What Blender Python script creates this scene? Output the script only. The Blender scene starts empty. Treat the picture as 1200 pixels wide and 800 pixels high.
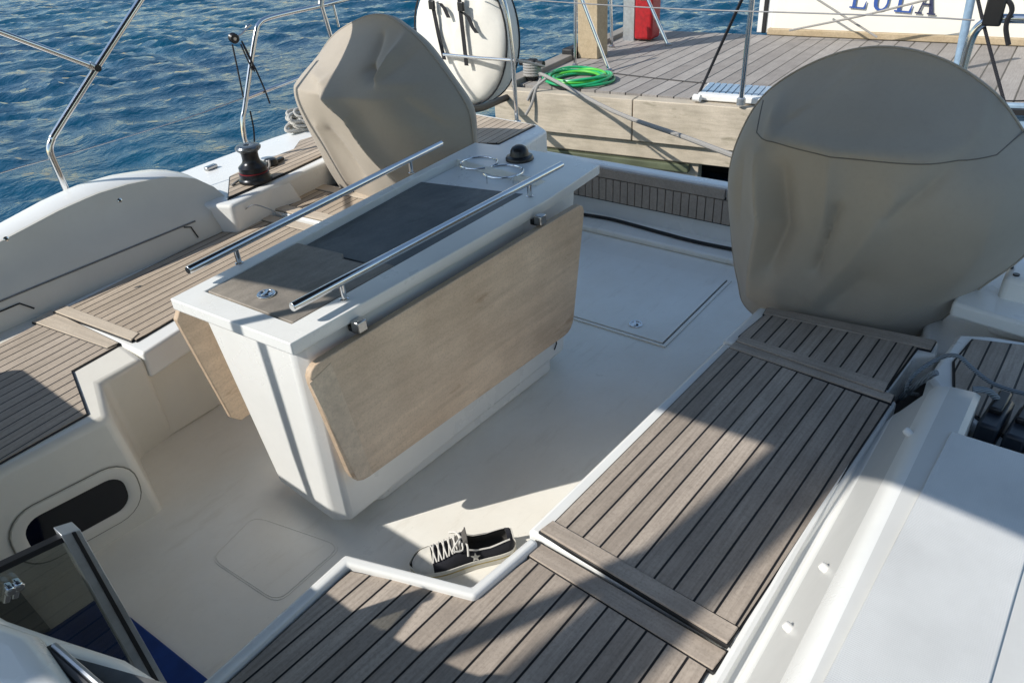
import bpy, bmesh, math, random
from mathutils import Vector, Matrix, noise
random.seed(4)
C = bpy.context.scene.collection
# ------------------------------------------------------------------ camera
F, YAW, PIT, ROL, H = 853.5456, 0.7012508, 0.5471602, 0.0700593, 1.65
fw = Vector((math.cos(PIT)*math.cos(YAW), math.cos(PIT)*math.sin(YAW), -math.sin(PIT)))
r0 = Vector((math.sin(YAW), -math.cos(YAW), 0)); d0 = fw.cross(r0)
rt = math.cos(ROL)*r0 + math.sin(ROL)*d0
dn = -math.sin(ROL)*r0 + math.cos(ROL)*d0
EYE = Vector((0, 0, H))
cam_d = bpy.data.cameras.new('camera'); cam = bpy.data.objects.new('camera', cam_d); C.objects.link(cam)
m3 = Matrix((rt, -dn, -fw)).transposed()
cam.matrix_world = Matrix.Translation(EYE) @ m3.to_4x4()
cam_d.sensor_width = 36; cam_d.lens = F/1200*36; cam_d.clip_start = 0.02; cam_d.clip_end = 3000
bpy.context.scene.camera = cam
# survey of the photograph: sight line through a photo point met with a real plane of the boat
def sight(px, py): return rt*((px-600)/F) + dn*((py-400)/F) + fw
def at(px, py, z): d = sight(px, py); return EYE + d*((z-H)/d.z)
def atx(px, py, x): d = sight(px, py); return EYE + d*(x/d.x)
def aty(px, py, y): d = sight(px, py); return EYE + d*(y/d.y)
def atl(pts, z): return [at(a, b, z) for a, b in pts]

# ------------------------------------------------------------------ materials
def newmat(name):
    m = bpy.data.materials.new(name); m.use_nodes = True
    nt = m.node_tree; b = nt.nodes['Principled BSDF']
    return m, nt, b
def nd(nt, t, **k):
    n = nt.nodes.new(t)
    for a, v in k.items(): setattr(n, a, v)
    return n
def mathn(nt, op, a, b=None, c=None):
    n = nt.nodes.new('ShaderNodeMath'); n.operation = op
    for i, v in enumerate((a, b, c)):
        if v is None: continue
        if isinstance(v, (int, float)): n.inputs[i].default_value = v
        else: nt.links.new(v, n.inputs[i])
    return n.outputs[0]
def mixc(nt, fac, a, b, mode='MIX'):
    n = nt.nodes.new('ShaderNodeMix'); n.data_type = 'RGBA'; n.blend_type = mode
    for i, v in ((0, fac), (6, a), (7, b)):
        if isinstance(v, (int, float)): n.inputs[i].default_value = v
        elif isinstance(v, tuple): n.inputs[i].default_value = v + ((1,) if len(v) == 3 else ())
        else: nt.links.new(v, n.inputs[i])
    return n.outputs[2]
def noisen(nt, co, scale, detail=4, rough=.55):
    n = nd(nt, 'ShaderNodeTexNoise'); n.inputs['Scale'].default_value = scale
    n.inputs['Detail'].default_value = detail; n.inputs['Roughness'].default_value = rough
    nt.links.new(co, n.inputs['Vector']); return n.outputs['Fac']
def ramp(nt, fac, lo, hi, a=0., b=1.):
    n = nd(nt, 'ShaderNodeMapRange'); n.inputs[1].default_value = lo; n.inputs[2].default_value = hi
    n.inputs[3].default_value = a; n.inputs[4].default_value = b; nt.links.new(fac, n.inputs[0]); return n.outputs[0]
def objco(nt): return nd(nt, 'ShaderNodeTexCoord').outputs['Object']
def bump(nt, b, h, strength=.3, dist=.002):
    n = nd(nt, 'ShaderNodeBump'); n.inputs['Strength'].default_value = strength; n.inputs['Distance'].default_value = dist
    nt.links.new(h, n.inputs['Height']); nt.links.new(n.outputs[0], b.inputs['Normal'])

def gel(name, col, rough=.35, dirt=.10, spec=.5, dark=None, dscale=3.):
    m, nt, b = newmat(name); co = objco(nt)
    n1 = noisen(nt, co, dscale, 6, .6); n2 = noisen(nt, co, 38, 4, .6)
    f = mathn(nt, 'MULTIPLY', ramp(nt, n1, .30, .80), 1.0)
    dk = dark or tuple(c*(1-dirt*2.2) for c in col)
    c1 = mixc(nt, f, tuple(col), dk)
    c2 = mixc(nt, ramp(nt, n2, .5, .85, 0, .3), c1, tuple(c*(1-dirt*2.5) for c in col))
    nt.links.new(c2, b.inputs['Base Color'])
    nt.links.new(ramp(nt, n1, .3, .7, rough*.85, rough*1.25), b.inputs['Roughness'])
    b.inputs['Specular IOR Level'].default_value = spec
    bump(nt, b, noisen(nt, co, 260, 2), .06, .001)
    return m
def nonskid(name, col):
    m, nt, b = newmat(name); co = objco(nt)
    mp = nd(nt, 'ShaderNodeMapping'); mp.inputs['Rotation'].default_value = (0, 0, .785); nt.links.new(co, mp.inputs[0])
    sx = nd(nt, 'ShaderNodeSeparateXYZ'); nt.links.new(mp.outputs[0], sx.inputs[0])
    a = mathn(nt, 'SINE', mathn(nt, 'MULTIPLY', sx.outputs[0], 1150)); c = mathn(nt, 'SINE', mathn(nt, 'MULTIPLY', sx.outputs[1], 1150))
    h = mathn(nt, 'MULTIPLY', a, c)
    n1 = noisen(nt, co, 6, 5)
    cc = mixc(nt, ramp(nt, n1, .35, .7), tuple(col), tuple(x*.86 for x in col))
    cc = mixc(nt, ramp(nt, h, -.6, .2, .10, 0), cc, tuple(x*.55 for x in col))
    nt.links.new(cc, b.inputs['Base Color']); b.inputs['Roughness'].default_value = .6
    bump(nt, b, h, .2, .0010); return m
def planks(name, ang, spacing, col, col2, seam=(.012, .012, .013), w=.105, off=0., grain=1., rough=.75, wet=.0):
    """boards running along direction ang in the ground plane, dark seams between"""
    m, nt, b = newmat(name); co = objco(nt)
    mp = nd(nt, 'ShaderNodeMapping'); mp.vector_type = 'POINT'; mp.inputs['Rotation'].default_value = (0, 0, -ang)
    nt.links.new(co, mp.inputs[0])
    s = nd(nt, 'ShaderNodeSeparateXYZ'); nt.links.new(mp.outputs[0], s.inputs[0])
    t = mathn(nt, 'DIVIDE', mathn(nt, 'ADD', s.outputs[1], off), spacing)
    fl = mathn(nt, 'FLOOR', t); fr = mathn(nt, 'FRACT', t)
    d = mathn(nt, 'ABSOLUTE', mathn(nt, 'SUBTRACT', fr, .5))
    line = ramp(nt, d, .5-w*.62, .5-w*.42, 0, 1)
    wn = nd(nt, 'ShaderNodeTexWhiteNoise'); wn.noise_dimensions = '1D'; nt.links.new(fl, wn.inputs['W'])
    # grain stretched along the board, shifted board by board
    cb = nd(nt, 'ShaderNodeCombineXYZ')
    nt.links.new(mathn(nt, 'ADD', mathn(nt, 'MULTIPLY', s.outputs[0], 5.), mathn(nt, 'MULTIPLY', wn.outputs[0], 40)), cb.inputs[0])
    nt.links.new(mathn(nt, 'MULTIPLY', s.outputs[1], 120.), cb.inputs[1]); nt.links.new(mathn(nt, 'MULTIPLY', s.outputs[2], 60.), cb.inputs[2])
    g = noisen(nt, cb.outputs[0], 1., 5, .65)
    blot = noisen(nt, co, 5., 5, .6); fine = noisen(nt, co, 130., 3, .7)
    f = mathn(nt, 'ADD', mathn(nt, 'MULTIPLY', wn.outputs[0], .6), mathn(nt, 'MULTIPLY', ramp(nt, blot, .3, .7), .5))
    c = mixc(nt, f, tuple(col), tuple(col2))
    c = mixc(nt, ramp(nt, g, .40, .70, 0, .48*grain), c, tuple(x*.52 for x in col2))
    c = mixc(nt, ramp(nt, fine, .46, .74, 0, .38), c, tuple(x*.5 for x in col2))
    c = mixc(nt, line, c, seam)
    nt.links.new(c, b.inputs['Base Color'])
    nt.links.new(ramp(nt, line, 0, 1, rough, .45), b.inputs['Roughness'])
    b.inputs['Specular IOR Level'].default_value = .3
    hh = mathn(nt, 'SUBTRACT', mathn(nt, 'MULTIPLY', g, .5), mathn(nt, 'MULTIPLY', line, 1.2))
    bump(nt, b, hh, .5, .0025); return m
def plain(name, col, rough=.5, metal=0., spec=.5, var=.12, scale=30, sheen=0, bs=0, bscale=300):
    m, nt, b = newmat(name); co = objco(nt)
    c = mixc(nt, ramp(nt, noisen(nt, co, scale, 5), .3, .7), tuple(col), tuple(x*(1-var*2) for x in col))
    nt.links.new(c, b.inputs['Base Color']); b.inputs['Roughness'].default_value = rough
    b.inputs['Metallic'].default_value = metal; b.inputs['Specular IOR Level'].default_value = spec
    if sheen: b.inputs['Sheen Weight'].default_value = sheen
    if bs: bump(nt, b, noisen(nt, co, bscale, 3), bs, .002)
    return m
def woodgrain(name, col, col2, ang, rough=.6, stain=None, along=4., across=70.):
    m, nt, b = newmat(name); co = objco(nt)
    mp = nd(nt, 'ShaderNodeMapping'); mp.inputs['Rotation'].default_value = (0, 0, -ang)
    nt.links.new(co, mp.inputs[0])
    mp2 = nd(nt, 'ShaderNodeMapping'); mp2.inputs['Scale'].default_value = (along, across, across); nt.links.new(mp.outputs[0], mp2.inputs[0])
    g = noisen(nt, mp2.outputs[0], 1, 6, .65); blot = noisen(nt, co, 3.2, 6, .62); fine = noisen(nt, co, 160, 3, .7)
    c = mixc(nt, ramp(nt, blot, .3, .7), tuple(col), tuple(col2))
    c = mixc(nt, ramp(nt, g, .4, .72, 0, .42), c, tuple(x*.55 for x in col2))
    c = mixc(nt, ramp(nt, fine, .48, .72, 0, .42), c, tuple(x*.6 for x in col2))
    if stain:
        mp3 = nd(nt, 'ShaderNodeMapping'); mp3.inputs['Scale'].default_value = (3.2, 9, 11); nt.links.new(mp.outputs[0], mp3.inputs[0])
        st = noisen(nt, mp3.outputs[0], 1, 5, .65)
        c = mixc(nt, ramp(nt, st, .60, .74, 0, .8), c, stain)
    nt.links.new(c, b.inputs['Base Color']); b.inputs['Roughness'].default_value = rough
    b.inputs['Specular IOR Level'].default_value = .3
    bump(nt, b, g, .3, .002); return m
def fabric(name, col, rough=.85, var=.12, weave=900, scale=2.5):
    m, nt, b = newmat(name); co = objco(nt)
    n1 = noisen(nt, co, scale, 6, .6); n2 = noisen(nt, co, 60, 4)
    c = mixc(nt, ramp(nt, n1, .3, .7), tuple(col), tuple(x*(1-var*1.6) for x in col))
    c = mixc(nt, ramp(nt, n2, .5, .8, 0, .3), c, tuple(x*.8 for x in col))
    nt.links.new(c, b.inputs['Base Color']); b.inputs['Roughness'].default_value = rough
    b.inputs['Sheen Weight'].default_value = .15; b.inputs['Specular IOR Level'].default_value = .25
    bump(nt, b, noisen(nt, co, weave, 2), .12, .001); return m
def ropemat(name, col, dark, rough=.8):
    m, nt, b = newmat(name); co = objco(nt)
    w = nd(nt, 'ShaderNodeTexWave'); w.wave_type = 'BANDS'; w.bands_direction = 'DIAGONAL'; w.inputs['Scale'].default_value = 75; w.inputs['Distortion'].default_value = 1.5
    nt.links.new(co, w.inputs['Vector'])
    c = mixc(nt, w.outputs['Fac'], tuple(dark), tuple(col)); nt.links.new(c, b.inputs['Base Color'])
    b.inputs['Roughness'].default_value = rough; bump(nt, b, w.outputs['Fac'], .5, .002); return m

def solemat():
    m = gel('cream_sole', (.84, .82, .755), .32, .07, dark=(.74, .70, .62), dscale=2.6)
    nt = m.node_tree; b = nt.nodes['Principled BSDF']; co = objco(nt)
    src = b.inputs['Base Color'].links[0].from_socket
    mp = nd(nt, 'ShaderNodeMapping'); mp.inputs['Scale'].default_value = (2, 9, 4); mp.inputs['Rotation'].default_value = (0, 0, .35); nt.links.new(co, mp.inputs[0])
    a = ramp(nt, noisen(nt, mp.outputs[0], 1.6, 7, .7), .56, .74, 0, .34)
    c = mixc(nt, a, src, (.50, .45, .36))
    c = mixc(nt, ramp(nt, noisen(nt, co, 90, 3, .7), .66, .78, 0, .5), c, (.42, .38, .31))
    nt.links.new(c, b.inputs['Base Color']); 
    rr = b.inputs['Roughness'].links[0].from_socket
    nt.links.new(mathn(nt, 'ADD', rr, mathn(nt, 'MULTIPLY', a, .5)), b.inputs['Roughness']); return m
GEL = gel('white_gelcoat', (.81, .81, .785), .28, .05)
CREAM = gel('cream_gelcoat', (.74, .71, .635), .42, .06, dscale=2.2)
SOLE = solemat()
COAMF = gel('shaded_coaming_face', (.74, .715, .65), .42, .05)  # white gelcoat with the shade of the inner face put into its colour
GELDIM = gel('shade_toned_gelcoat', (.62, .62, .60), .36, .06)  # gelcoat toned down to paint duller light on the coaming wall and top
GELSHADE = gel('shaded_gelcoat', (.78, .77, .74), .4, .05)  # shaded copy of the white gelcoat, the shade put into its tone
NSK = nonskid('nonskid', (.65, .655, .645))
TK1, TK2 = (.55, .47, .395), (.31, .26, .215)
TEAK_R = planks('teak_right', math.radians(-1.3), .0455, TK1, TK2, off=.018)
TEAK_L = planks('teak_left', math.radians(8.6), .0445, (.57, .475, .375), (.40, .325, .25), off=.01)
TEAK_LN = planks('teak_left_near', math.radians(9.5), .045, (.52, .44, .36), (.40, .335, .27), off=.02)
TEAK_D = planks('teak_deck', math.radians(6), .05, (.55, .50, .45), (.42, .38, .34))
TEAK_S = planks('teak_slats', math.radians(0), .047, (.38, .30, .235), (.29, .23, .18), w=.07)
CAP = woodgrain('teak_cap', TK1, TK2, math.radians(88))
CAPL = woodgrain('teak_cap_light', (.64, .55, .44), (.52, .44, .35), math.radians(98))
CAPX = woodgrain('teak_cap_long', (.46, .38, .31), (.36, .295, .24), math.radians(0))
CAULK = plain('black_caulk', (.012, .012, .013), .5)
LEAF = woodgrain('table_leaf_wood', (.80, .635, .475), (.58, .435, .31), 0., .45, stain=(.30, .18, .10), along=3., across=30.)
LEAFE = woodgrain('leaf_edge_wood', (.60, .46, .33), (.48, .36, .25), 0., .5)
LID = woodgrain('locker_lid_wood', (.40, .35, .295), (.20, .18, .155), 0., .5, stain=(.15, .125, .10), along=14, across=34)
LIDSHADE = woodgrain('shade_toned_lid_wood', (.19, .195, .185), (.075, .09, .10), 0., .42, stain=(.02, .028, .035), along=14, across=34)  # awning shade on the aft lid put into its dark bluish colour
STEEL = plain('stainless_steel', (.72, .72, .72), .13, 1., .5, .04, 8)
STEELD = plain('worn_steel', (.5, .5, .5), .3, 1., .5, .1, 30)
WIRE = plain('dull_wire', (.22, .22, .23), .5)
BLACK = plain('black_plastic', (.012, .012, .014), .35)
RUB = plain('black_rubber', (.01, .01, .011), .6)
WINCHM = plain('winch_black', (.03, .032, .036), .28, .6)
TAUPE = fabric('taupe_canvas', (.40, .352, .292), .72, .09)
TAUPE_S = fabric('taupe_seam', (.17, .15, .125), .85)
NAVY = fabric('navy_canvas', (.035, .04, .055), .85)
CREAMC = fabric('cream_canvas', (.78, .75, .68), .75, .05)
STRAP = fabric('black_webbing', (.015, .015, .018), .75)
PILE = woodgrain('pile_wood', (.50, .40, .27), (.38, .29, .18), 0., .8, along=40, across=40)
PDECK = planks('pontoon_boards', math.radians(3.5), .152, (.42, .385, .35), (.25, .225, .205), seam=(.02, .018, .017), w=.075, grain=1.0, rough=.85)
PEDGE = woodgrain('pontoon_edge_wood', (.33, .30, .26), (.25, .225, .195), math.radians(10), .85)
FASC = woodgrain('fascia_wood', (.58, .50, .395), (.40, .345, .265), math.radians(93), .85, stain=(.20, .18, .12), along=3.5, across=40)
GREENW = woodgrain('wet_green_wood', (.13, .15, .09), (.08, .09, .055), math.radians(93), .6, along=2.5, across=14)
ROPEG = ropemat('grey_rope', (.42, .40, .37), (.16, .15, .14))
ROPEW = ropemat('pale_rope', (.62, .60, .55), (.33, .31, .28))
ROPEK = ropemat('black_rope', (.03, .03, .04), (.008, .008, .01))
ROPEB = ropemat('blue_grey_rope', (.25, .29, .33), (.1, .12, .14))
HOSE = plain('green_hose', (.02, .42, .16), .35, 0, .5, .15, 6)
HOSEL = plain('lime_hose', (.10, .52, .05), .35, 0, .5, .15, 6)
RED = plain('red_paint', (.42, .012, .018), .4, var=.2)
WHITEP = plain('white_paint', (.78, .77, .74), .5, var=.05, scale=4)
ALU = plain('grey_aluminium', (.5, .52, .54), .4, .8)
LULAH = gel('cream_hull', (.78, .74, .65), .3, .05, dscale=1.2)
BLUEL = plain('blue_lettering', (.02, .07, .28), .4, var=.05)
NAVYP = plain('navy_lettering', (.02, .025, .07), .4, var=.05)
BLUEM = fabric('blue_mat', (.004, .045, .24), .9, .25, 200, 14)
BLUEP = plain('blue_grey_paint', (.25, .36, .48), .4)
PIP = plain('black_piping', (.012, .012, .014), .6)
SHOEC = fabric('black_shoe_canvas', (.016, .017, .024), .9, .1, 1200)
SHOEW = plain('white_rubber', (.70, .68, .62), .55, var=.08, scale=60)
LACE = fabric('white_lace', (.72, .70, .66), .9, .1, 1500)
LINING = fabric('shoe_lining', (.055, .052, .048), .95)
TAN = plain('tan_stripe', (.42, .33, .12), .6)
DGLASS = plain('dark_window', (.004, .004, .006), .06, 0, .6)
m, nt, b = newmat('tinted_acrylic'); TINT = m
b.inputs['Base Color'].default_value = (.17, .18, .185, 1); b.inputs['Roughness'].default_value = .03
b.inputs['Transmission Weight'].default_value = 1.; b.inputs['IOR'].default_value = 1.05
tr = nd(nt, 'ShaderNodeBsdfTransparent'); tr.inputs[0].default_value = (.60, .62, .60, 1)
gl = nd(nt, 'ShaderNodeBsdfGlossy'); gl.inputs[0].default_value = (.8, .8, .8, 1); gl.inputs['Roughness'].default_value = .02
mx = nd(nt, 'ShaderNodeMixShader'); mx.inputs[0].default_value = .1
nt.links.new(tr.outputs[0], mx.inputs[1]); nt.links.new(gl.outputs[0], mx.inputs[2])
nt.links.new(mx.outputs[0], nt.nodes['Material Output'].inputs['Surface'])
# sea
m, nt, b = newmat('sea_water'); SEA = m; co = objco(nt)
b.inputs['Roughness'].default_value = .035; b.inputs['IOR'].default_value = 1.333; b.inputs['Specular Tint'].default_value = (.42, .72, 1, 1)
c = mixc(nt, ramp(nt, noisen(nt, co, .12, 3), .35, .65), (.0006, .036, .078), (.0008, .06, .105))
nt.links.new(c, b.inputs['Base Color'])
mp = nd(nt, 'ShaderNodeMapping'); mp.inputs['Scale'].default_value = (1, 1.7, 1); mp.inputs['Rotation'].default_value = (0, 0, .75); nt.links.new(co, mp.inputs[0])
h = mathn(nt, 'ADD', mathn(nt, 'MULTIPLY', noisen(nt, mp.outputs[0], 3.2, 4, .55), 1.), mathn(nt, 'MULTIPLY', noisen(nt, mp.outputs[0], 9, 3, .5), .28))
bump(nt, b, h, .6, .06)

# ------------------------------------------------------------------ mesh builder
def hv(p): return Vector(p)
class MB:
    def __init__(s): s.v = []; s.f = []; s.m = []; s.mats = []
    def mi(s, m):
        if m not in s.mats: s.mats.append(m)
        return s.mats.index(m)
    def add(s, vs, fs, m):
        o = len(s.v); k = s.mi(m); s.v += [tuple(v) for v in vs]
        for f in fs: s.f.append([i+o for i in f]); s.m.append(k)
    def prism(s, poly, z0, z1, m, mtop=None):
        """horizontal outline poly (x, y) between two heights"""
        p = [(q[0], q[1]) for q in poly]
        a = sum(p[i][0]*p[(i+1) % len(p)][1]-p[(i+1) % len(p)][0]*p[i][1] for i in range(len(p)))
        if a < 0: p.reverse()
        n = len(p)
        s.add([(x, y, z0) for x, y in p]+[(x, y, z1) for x, y in p],
              [list(range(n-1, -1, -1))]+[[i, (i+1) % n, n+(i+1) % n, n+i] for i in range(n)], m)
        s.add([(x, y, z1) for x, y in p], [list(range(n))], mtop or m)
    def slab(s, pts, thick, m, me=None):
        """any flat polygon of 3-D points given a thickness vector"""
        p = [hv(q) for q in pts]; n = len(p); t = hv(thick)
        nn = (p[1]-p[0]).cross(p[2]-p[1])
        if nn.dot(t) > 0: p.reverse()
        s.add(p, [list(range(n))], m); s.add([q+t for q in p], [list(range(n-1, -1, -1))], m)
        s.add(p+[q+t for q in p], [[i, n+i, n+(i+1) % n, (i+1) % n] for i in range(n)], me or m)
    def box(s, c, size, m, rz=0, M=None):
        sx, sy, sz = (a/2 for a in size)
        R = M or Matrix.Rotation(rz, 3, 'Z')
        vs = [hv(c)+R@hv((x*sx, y*sy, z*sz)) for x in (-1, 1) for y in (-1, 1) for z in (-1, 1)]
        s.add(vs, [[0, 1, 3, 2], [4, 6, 7, 5], [0, 4, 5, 1], [2, 3, 7, 6], [0, 2, 6, 4], [1, 5, 7, 3]], m)
    def tube(s, path, r, m, n=10, smooth=0, cap=True, closed=False):
        P = [hv(p) for p in path]
        if smooth: P = catmull(P, smooth, closed)
        k = len(P); vs = []; fs = []
        up = None
        for i, p in enumerate(P):
            t = ((P[(i+1) % k]-P[i-1]) if closed else (P[min(i+1, k-1)]-P[max(i-1, 0)])).normalized()
            if up is None:
                up = Vector((0, 0, 1)) if abs(t.z) < .9 else Vector((1, 0, 0))
            a = t.cross(up)
            if a.length < 1e-6: a = t.orthogonal()
            a.normalize(); bb = a.cross(t).normalized(); up = bb
            rr = r(i/(k-1)) if callable(r) else r
            for j in range(n):
                an = 2*math.pi*j/n; vs.append(p+a*(rr*math.cos(an))+bb*(rr*math.sin(an)))
        for i in range(k if closed else k-1):
            i2 = (i+1) % k
            for j in range(n): fs.append([i*n+j, i2*n+j, i2*n+(j+1) % n, i*n+(j+1) % n])
        if cap and not closed: fs += [list(range(n))[::1], [(k-1)*n+j for j in range(n-1, -1, -1)]]
        s.add(vs, fs, m)
    def lathe(s, prof, c, m, n=32, axis=None):
        c = hv(c); R = Matrix.Identity(3) if axis is None else hv(axis).to_track_quat('Z', 'Y').to_matrix()
        vs = []; fs = []
        for r, z in prof:
            for j in range(n):
                an = 2*math.pi*j/n; vs.append(c+R@Vector((r*math.cos(an), r*math.sin(an), z)))
        for i in range(len(prof)-1):
            for j in range(n): fs.append([i*n+j, i*n+(j+1) % n, (i+1)*n+(j+1) % n, (i+1)*n+j])
        fs.append([(len(prof)-1)*n+j for j in range(n)]); fs.append(list(range(n-1, -1, -1)))
        s.add(vs, fs, m)
    def build(s, name, parent=None, bevel=0, seg=2, smooth=35, sub=0):
        me = bpy.data.meshes.new(name); me.from_pydata(s.v, [], s.f)
        for m in s.mats: me.materials.append(m)
        for p, k in zip(me.polygons, s.m): p.material_index = k
        bm = bmesh.new(); bm.from_mesh(me)
        bmesh.ops.remove_doubles(bm, verts=bm.verts, dist=1e-5)
        bmesh.ops.recalc_face_normals(bm, faces=bm.faces)
        bm.to_mesh(me); bm.free(); me.update()
        o = bpy.data.objects.new(name, me); C.objects.link(o)
        if bevel:
            b = o.modifiers.new('edge', 'BEVEL'); b.width = bevel; b.segments = seg; b.limit_method = 'ANGLE'; b.angle_limit = math.radians(40)
            b.harden_normals = False
        if sub: q = o.modifiers.new('sub', 'SUBSURF'); q.levels = sub; q.render_levels = sub
        if smooth:
            for p in me.polygons: p.use_smooth = True
            try: me.set_sharp_from_angle(angle=math.radians(smooth))
            except Exception: pass
        if parent is not None:
            o.parent = parent; o.matrix_parent_inverse = Matrix.Translation(-parent.location)
        return o
def catmull(P, k, closed=False):
    out = []; n = len(P)
    for i in range(n if closed else n-1):
        a, b, c, d = (P[(i-1) % n] if closed or i else P[0]), P[i], P[(i+1) % n], (P[(i+2) % n] if closed or i+2 < n else P[-1])
        for j in range(k):
            t = j/k
            out.append(.5*((2*b)+(c-a)*t+(2*a-5*b+4*c-d)*t*t+(3*b-a-3*c+d)*t**3))
    if not closed: out.append(P[-1])
    return out
def tag(o, label, cat, group=None, kind=None):
    if label: o['label'] = label
    if cat: o['category'] = cat
    if group: o['group'] = group
    if kind: o['kind'] = kind
    return o
def thing(name, label, cat, loc=(0, 0, 0), group=None):
    o = bpy.data.objects.new(name, None); C.objects.link(o); o.location = loc; o.empty_display_size = .1
    return tag(o, label, cat, group)
def one(name, mb, label, cat, group=None, **k): return tag(mb.build(name, None, **k), label, cat, group)
def roundrect(w, h, r, n=6):
    out = []
    for cx, cy, a0 in ((w/2-r, h/2-r, 0), (-w/2+r, h/2-r, 90), (-w/2+r, -h/2+r, 180), (w/2-r, -h/2+r, 270)):
        for i in range(n+1):
            a = math.radians(a0+90*i/n); out.append((cx+r*math.cos(a), cy+r*math.sin(a)))
    return out
def off(p, q, d):  # point p moved d toward q
    return p+(q-p).normalized()*d

# ------------------------------------------------------------------ water
WZ = -.75
mb = MB()
def wave(x, y):
    h = 0
    for k, (kx, ky, a, ph) in enumerate(WV): h += a*math.sin(kx*x+ky*y+ph)
    return h*(.55+.9*max(0, min(1, .5+1.1*noise.noise(Vector((x*.16, y*.16, 3))))))
WV = []
for i in range(26):
    L = random.choice((.30, .40, .5, .62, .8, 1.1, 1.6)); an = math.radians(random.gauss(38, 26)); k = 2*math.pi/L
    WV.append((k*math.cos(an), k*math.sin(an), .0125*L**.95*random.uniform(.5, 1.3), random.uniform(0, 6.28)))
N = 330; x0, x1, y0, y1 = -6, 36, -4, 44
vs = []; fs = []
for i in range(N+1):
    for j in range(N+1):
        u = i/N; v = j/N; x = x0+(x1-x0)*u; y = y0+(y1-y0)*v
        e = min(1, min(u, 1-u, v, 1-v)*20)
        vs.append((x, y, WZ+wave(x, y)*e))
for i in range(N):
    for j in range(N):
        a = i*(N+1)+j; fs.append([a, a+N+1, a+N+2, a+1])
mb.add(vs, fs, SEA)
R_ = 2500
mb.add([(x0, y0, WZ), (x1, y0, WZ), (x1, y1, WZ), (x0, y1, WZ), (-R_, -R_, WZ), (R_, -R_, WZ), (R_, R_, WZ), (-R_, R_, WZ)],
       [[4, 5, 1, 0], [5, 6, 2, 1], [6, 7, 3, 2], [7, 4, 0, 3]], SEA)
o = mb.build('water', smooth=60); o['kind'] = 'structure'; o['label'] = 'deep blue rippled harbour water beyond the boat'

# ------------------------------------------------------------------ the yacht
yacht = thing('sailing_yacht', 'white sailing yacht cockpit with cream sole, teak seats and white coamings', 'yacht', (1.5, 1.6, 0))
def part(name, mb, parent=None, label=None, **k):
    o = mb.build(name, parent or yacht, **k)
    if label: o['label'] = label
    return o
# hull topsides (below the deck edge), real sides down to the water
LE = [(-2.5, 3.42), (0, 3.54), (1.7, 3.63), (2.4, 3.73), (3.40, 3.70)]
RE = [(-2.5, -.75), (0, -.36), (1.7, -.33), (2.4, -.35), (3.40, -.33)]
mb = MB()
ring_t = [(x, y, .53) for x, y in LE]+[(x, y, .53) for x, y in reversed(RE)]
ring_b = [(x+(.15 if x > 3 else 0), y*1.0-.05, -1.2) for x, y in LE]+[(x+(.15 if x > 3 else 0), y+.05, -1.2) for x, y in reversed(RE)]
n = len(ring_t)
ff = [[i, (i+1) % n, n+(i+1) % n, n+i] for i in range(n) if i not in (4,)]
mb.add(ring_t+ring_b, ff, GEL)
part('hull', mb, bevel=0)
# cockpit sole
mb = MB()
mb.prism([(-.3, .3), (3.62, .3), (3.62, 2.9), (-.3, 2.9)], -.06, 0, SOLE)
part('cockpit_sole', mb)
# sole hatch lid, latch
hp = atl([(672, 288), (853, 330), (777, 405), (660, 370)], 0)
mb = MB()
cx = sum((p for p in hp), Vector())/4
hp[0] = Vector((hp[0].x, 2.05, 0)); hp[3] = Vector((hp[3].x, 2.03, 0)); cx = sum((p for p in hp), Vector())/4
gap = [cx+(p-cx)*1.0 for p in hp]; lid = [cx+(p-cx)*.982 for p in hp]; rim = [cx+(p-cx)*1.035 for p in hp]
def shell(mb, outer, inner, z0, z1, m):
    n = len(outer)
    mb.add([(p.x, p.y, z0) for p in outer]+[(p.x, p.y, z1) for p in outer]+[(p.x, p.y, z1) for p in inner]+[(p.x, p.y, z0) for p in inner],
           [[k*n+i, k*n+(i+1) % n, (k+1)*n+(i+1) % n, (k+1)*n+i] for k in range(3) for i in range(n)], m)
shell(mb, rim, gap, .001, .007, SOLE)
mb.prism(gap, .0005, .0015, CAULK)
mb.prism(lid, .001, .010, SOLE)
hatch = part('sole_hatch', mb, bevel=.004)
def latch(parent, p, r=.032):
    mb = MB(); mb.lathe([(r, 0), (r, .003), (r*.92, .005), (r*.72, .005), (r*.68, .001), (.001, .001)], p, STEEL, 28)
    mb.box(hv(p)+hv((0, .004, .004)), (r*1.15, r*.35, .004), STEEL, .5)
    mb.lathe([(r*.3, 0), (r*.3, .004), (.001, .004)], hv(p)+hv((-r*.2, -r*.2, .001)), BLACK, 14)
    return mb.build('latch', parent, bevel=.001)
lp = at(745, 380, .01); latch(hatch, lp)
# moulded floor panel near the companionway
fp = atl([(240, 652), (295, 603), (345, 622), (400, 660), (330, 705)], 0)
mb = MB()
c0 = Vector((.70, 1.66, 0)); rr = roundrect(.24, .44, .05)
ql = [at(248, 655, 0), at(298, 605, 0), at(400, 640, 0), at(325, 706, 0)]
def quadround(q, k=.16):
    out = []
    for i in range(4):
        a, b_, c_ = q[i-1], q[i], q[(i+1) % 4]
        p, r = b_+(a-b_)*k, b_+(c_-b_)*k
        for t in (0, .25, .5, .75, 1): out.append((1-t)**2*p+2*t*(1-t)*b_+t*t*r)
    return out
q1 = quadround(ql); cc = sum(q1, Vector())/len(q1)
shell(mb, [cc+(p-cc)*1.04 for p in q1], [cc+(p-cc)*1.0 for p in q1], .0005, .0016, SOLE)
mb.prism([cc+(p-cc)*.99 for p in q1], .0005, .0022, SOLE)
part('floor_panel', mb, bevel=.0008)

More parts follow.
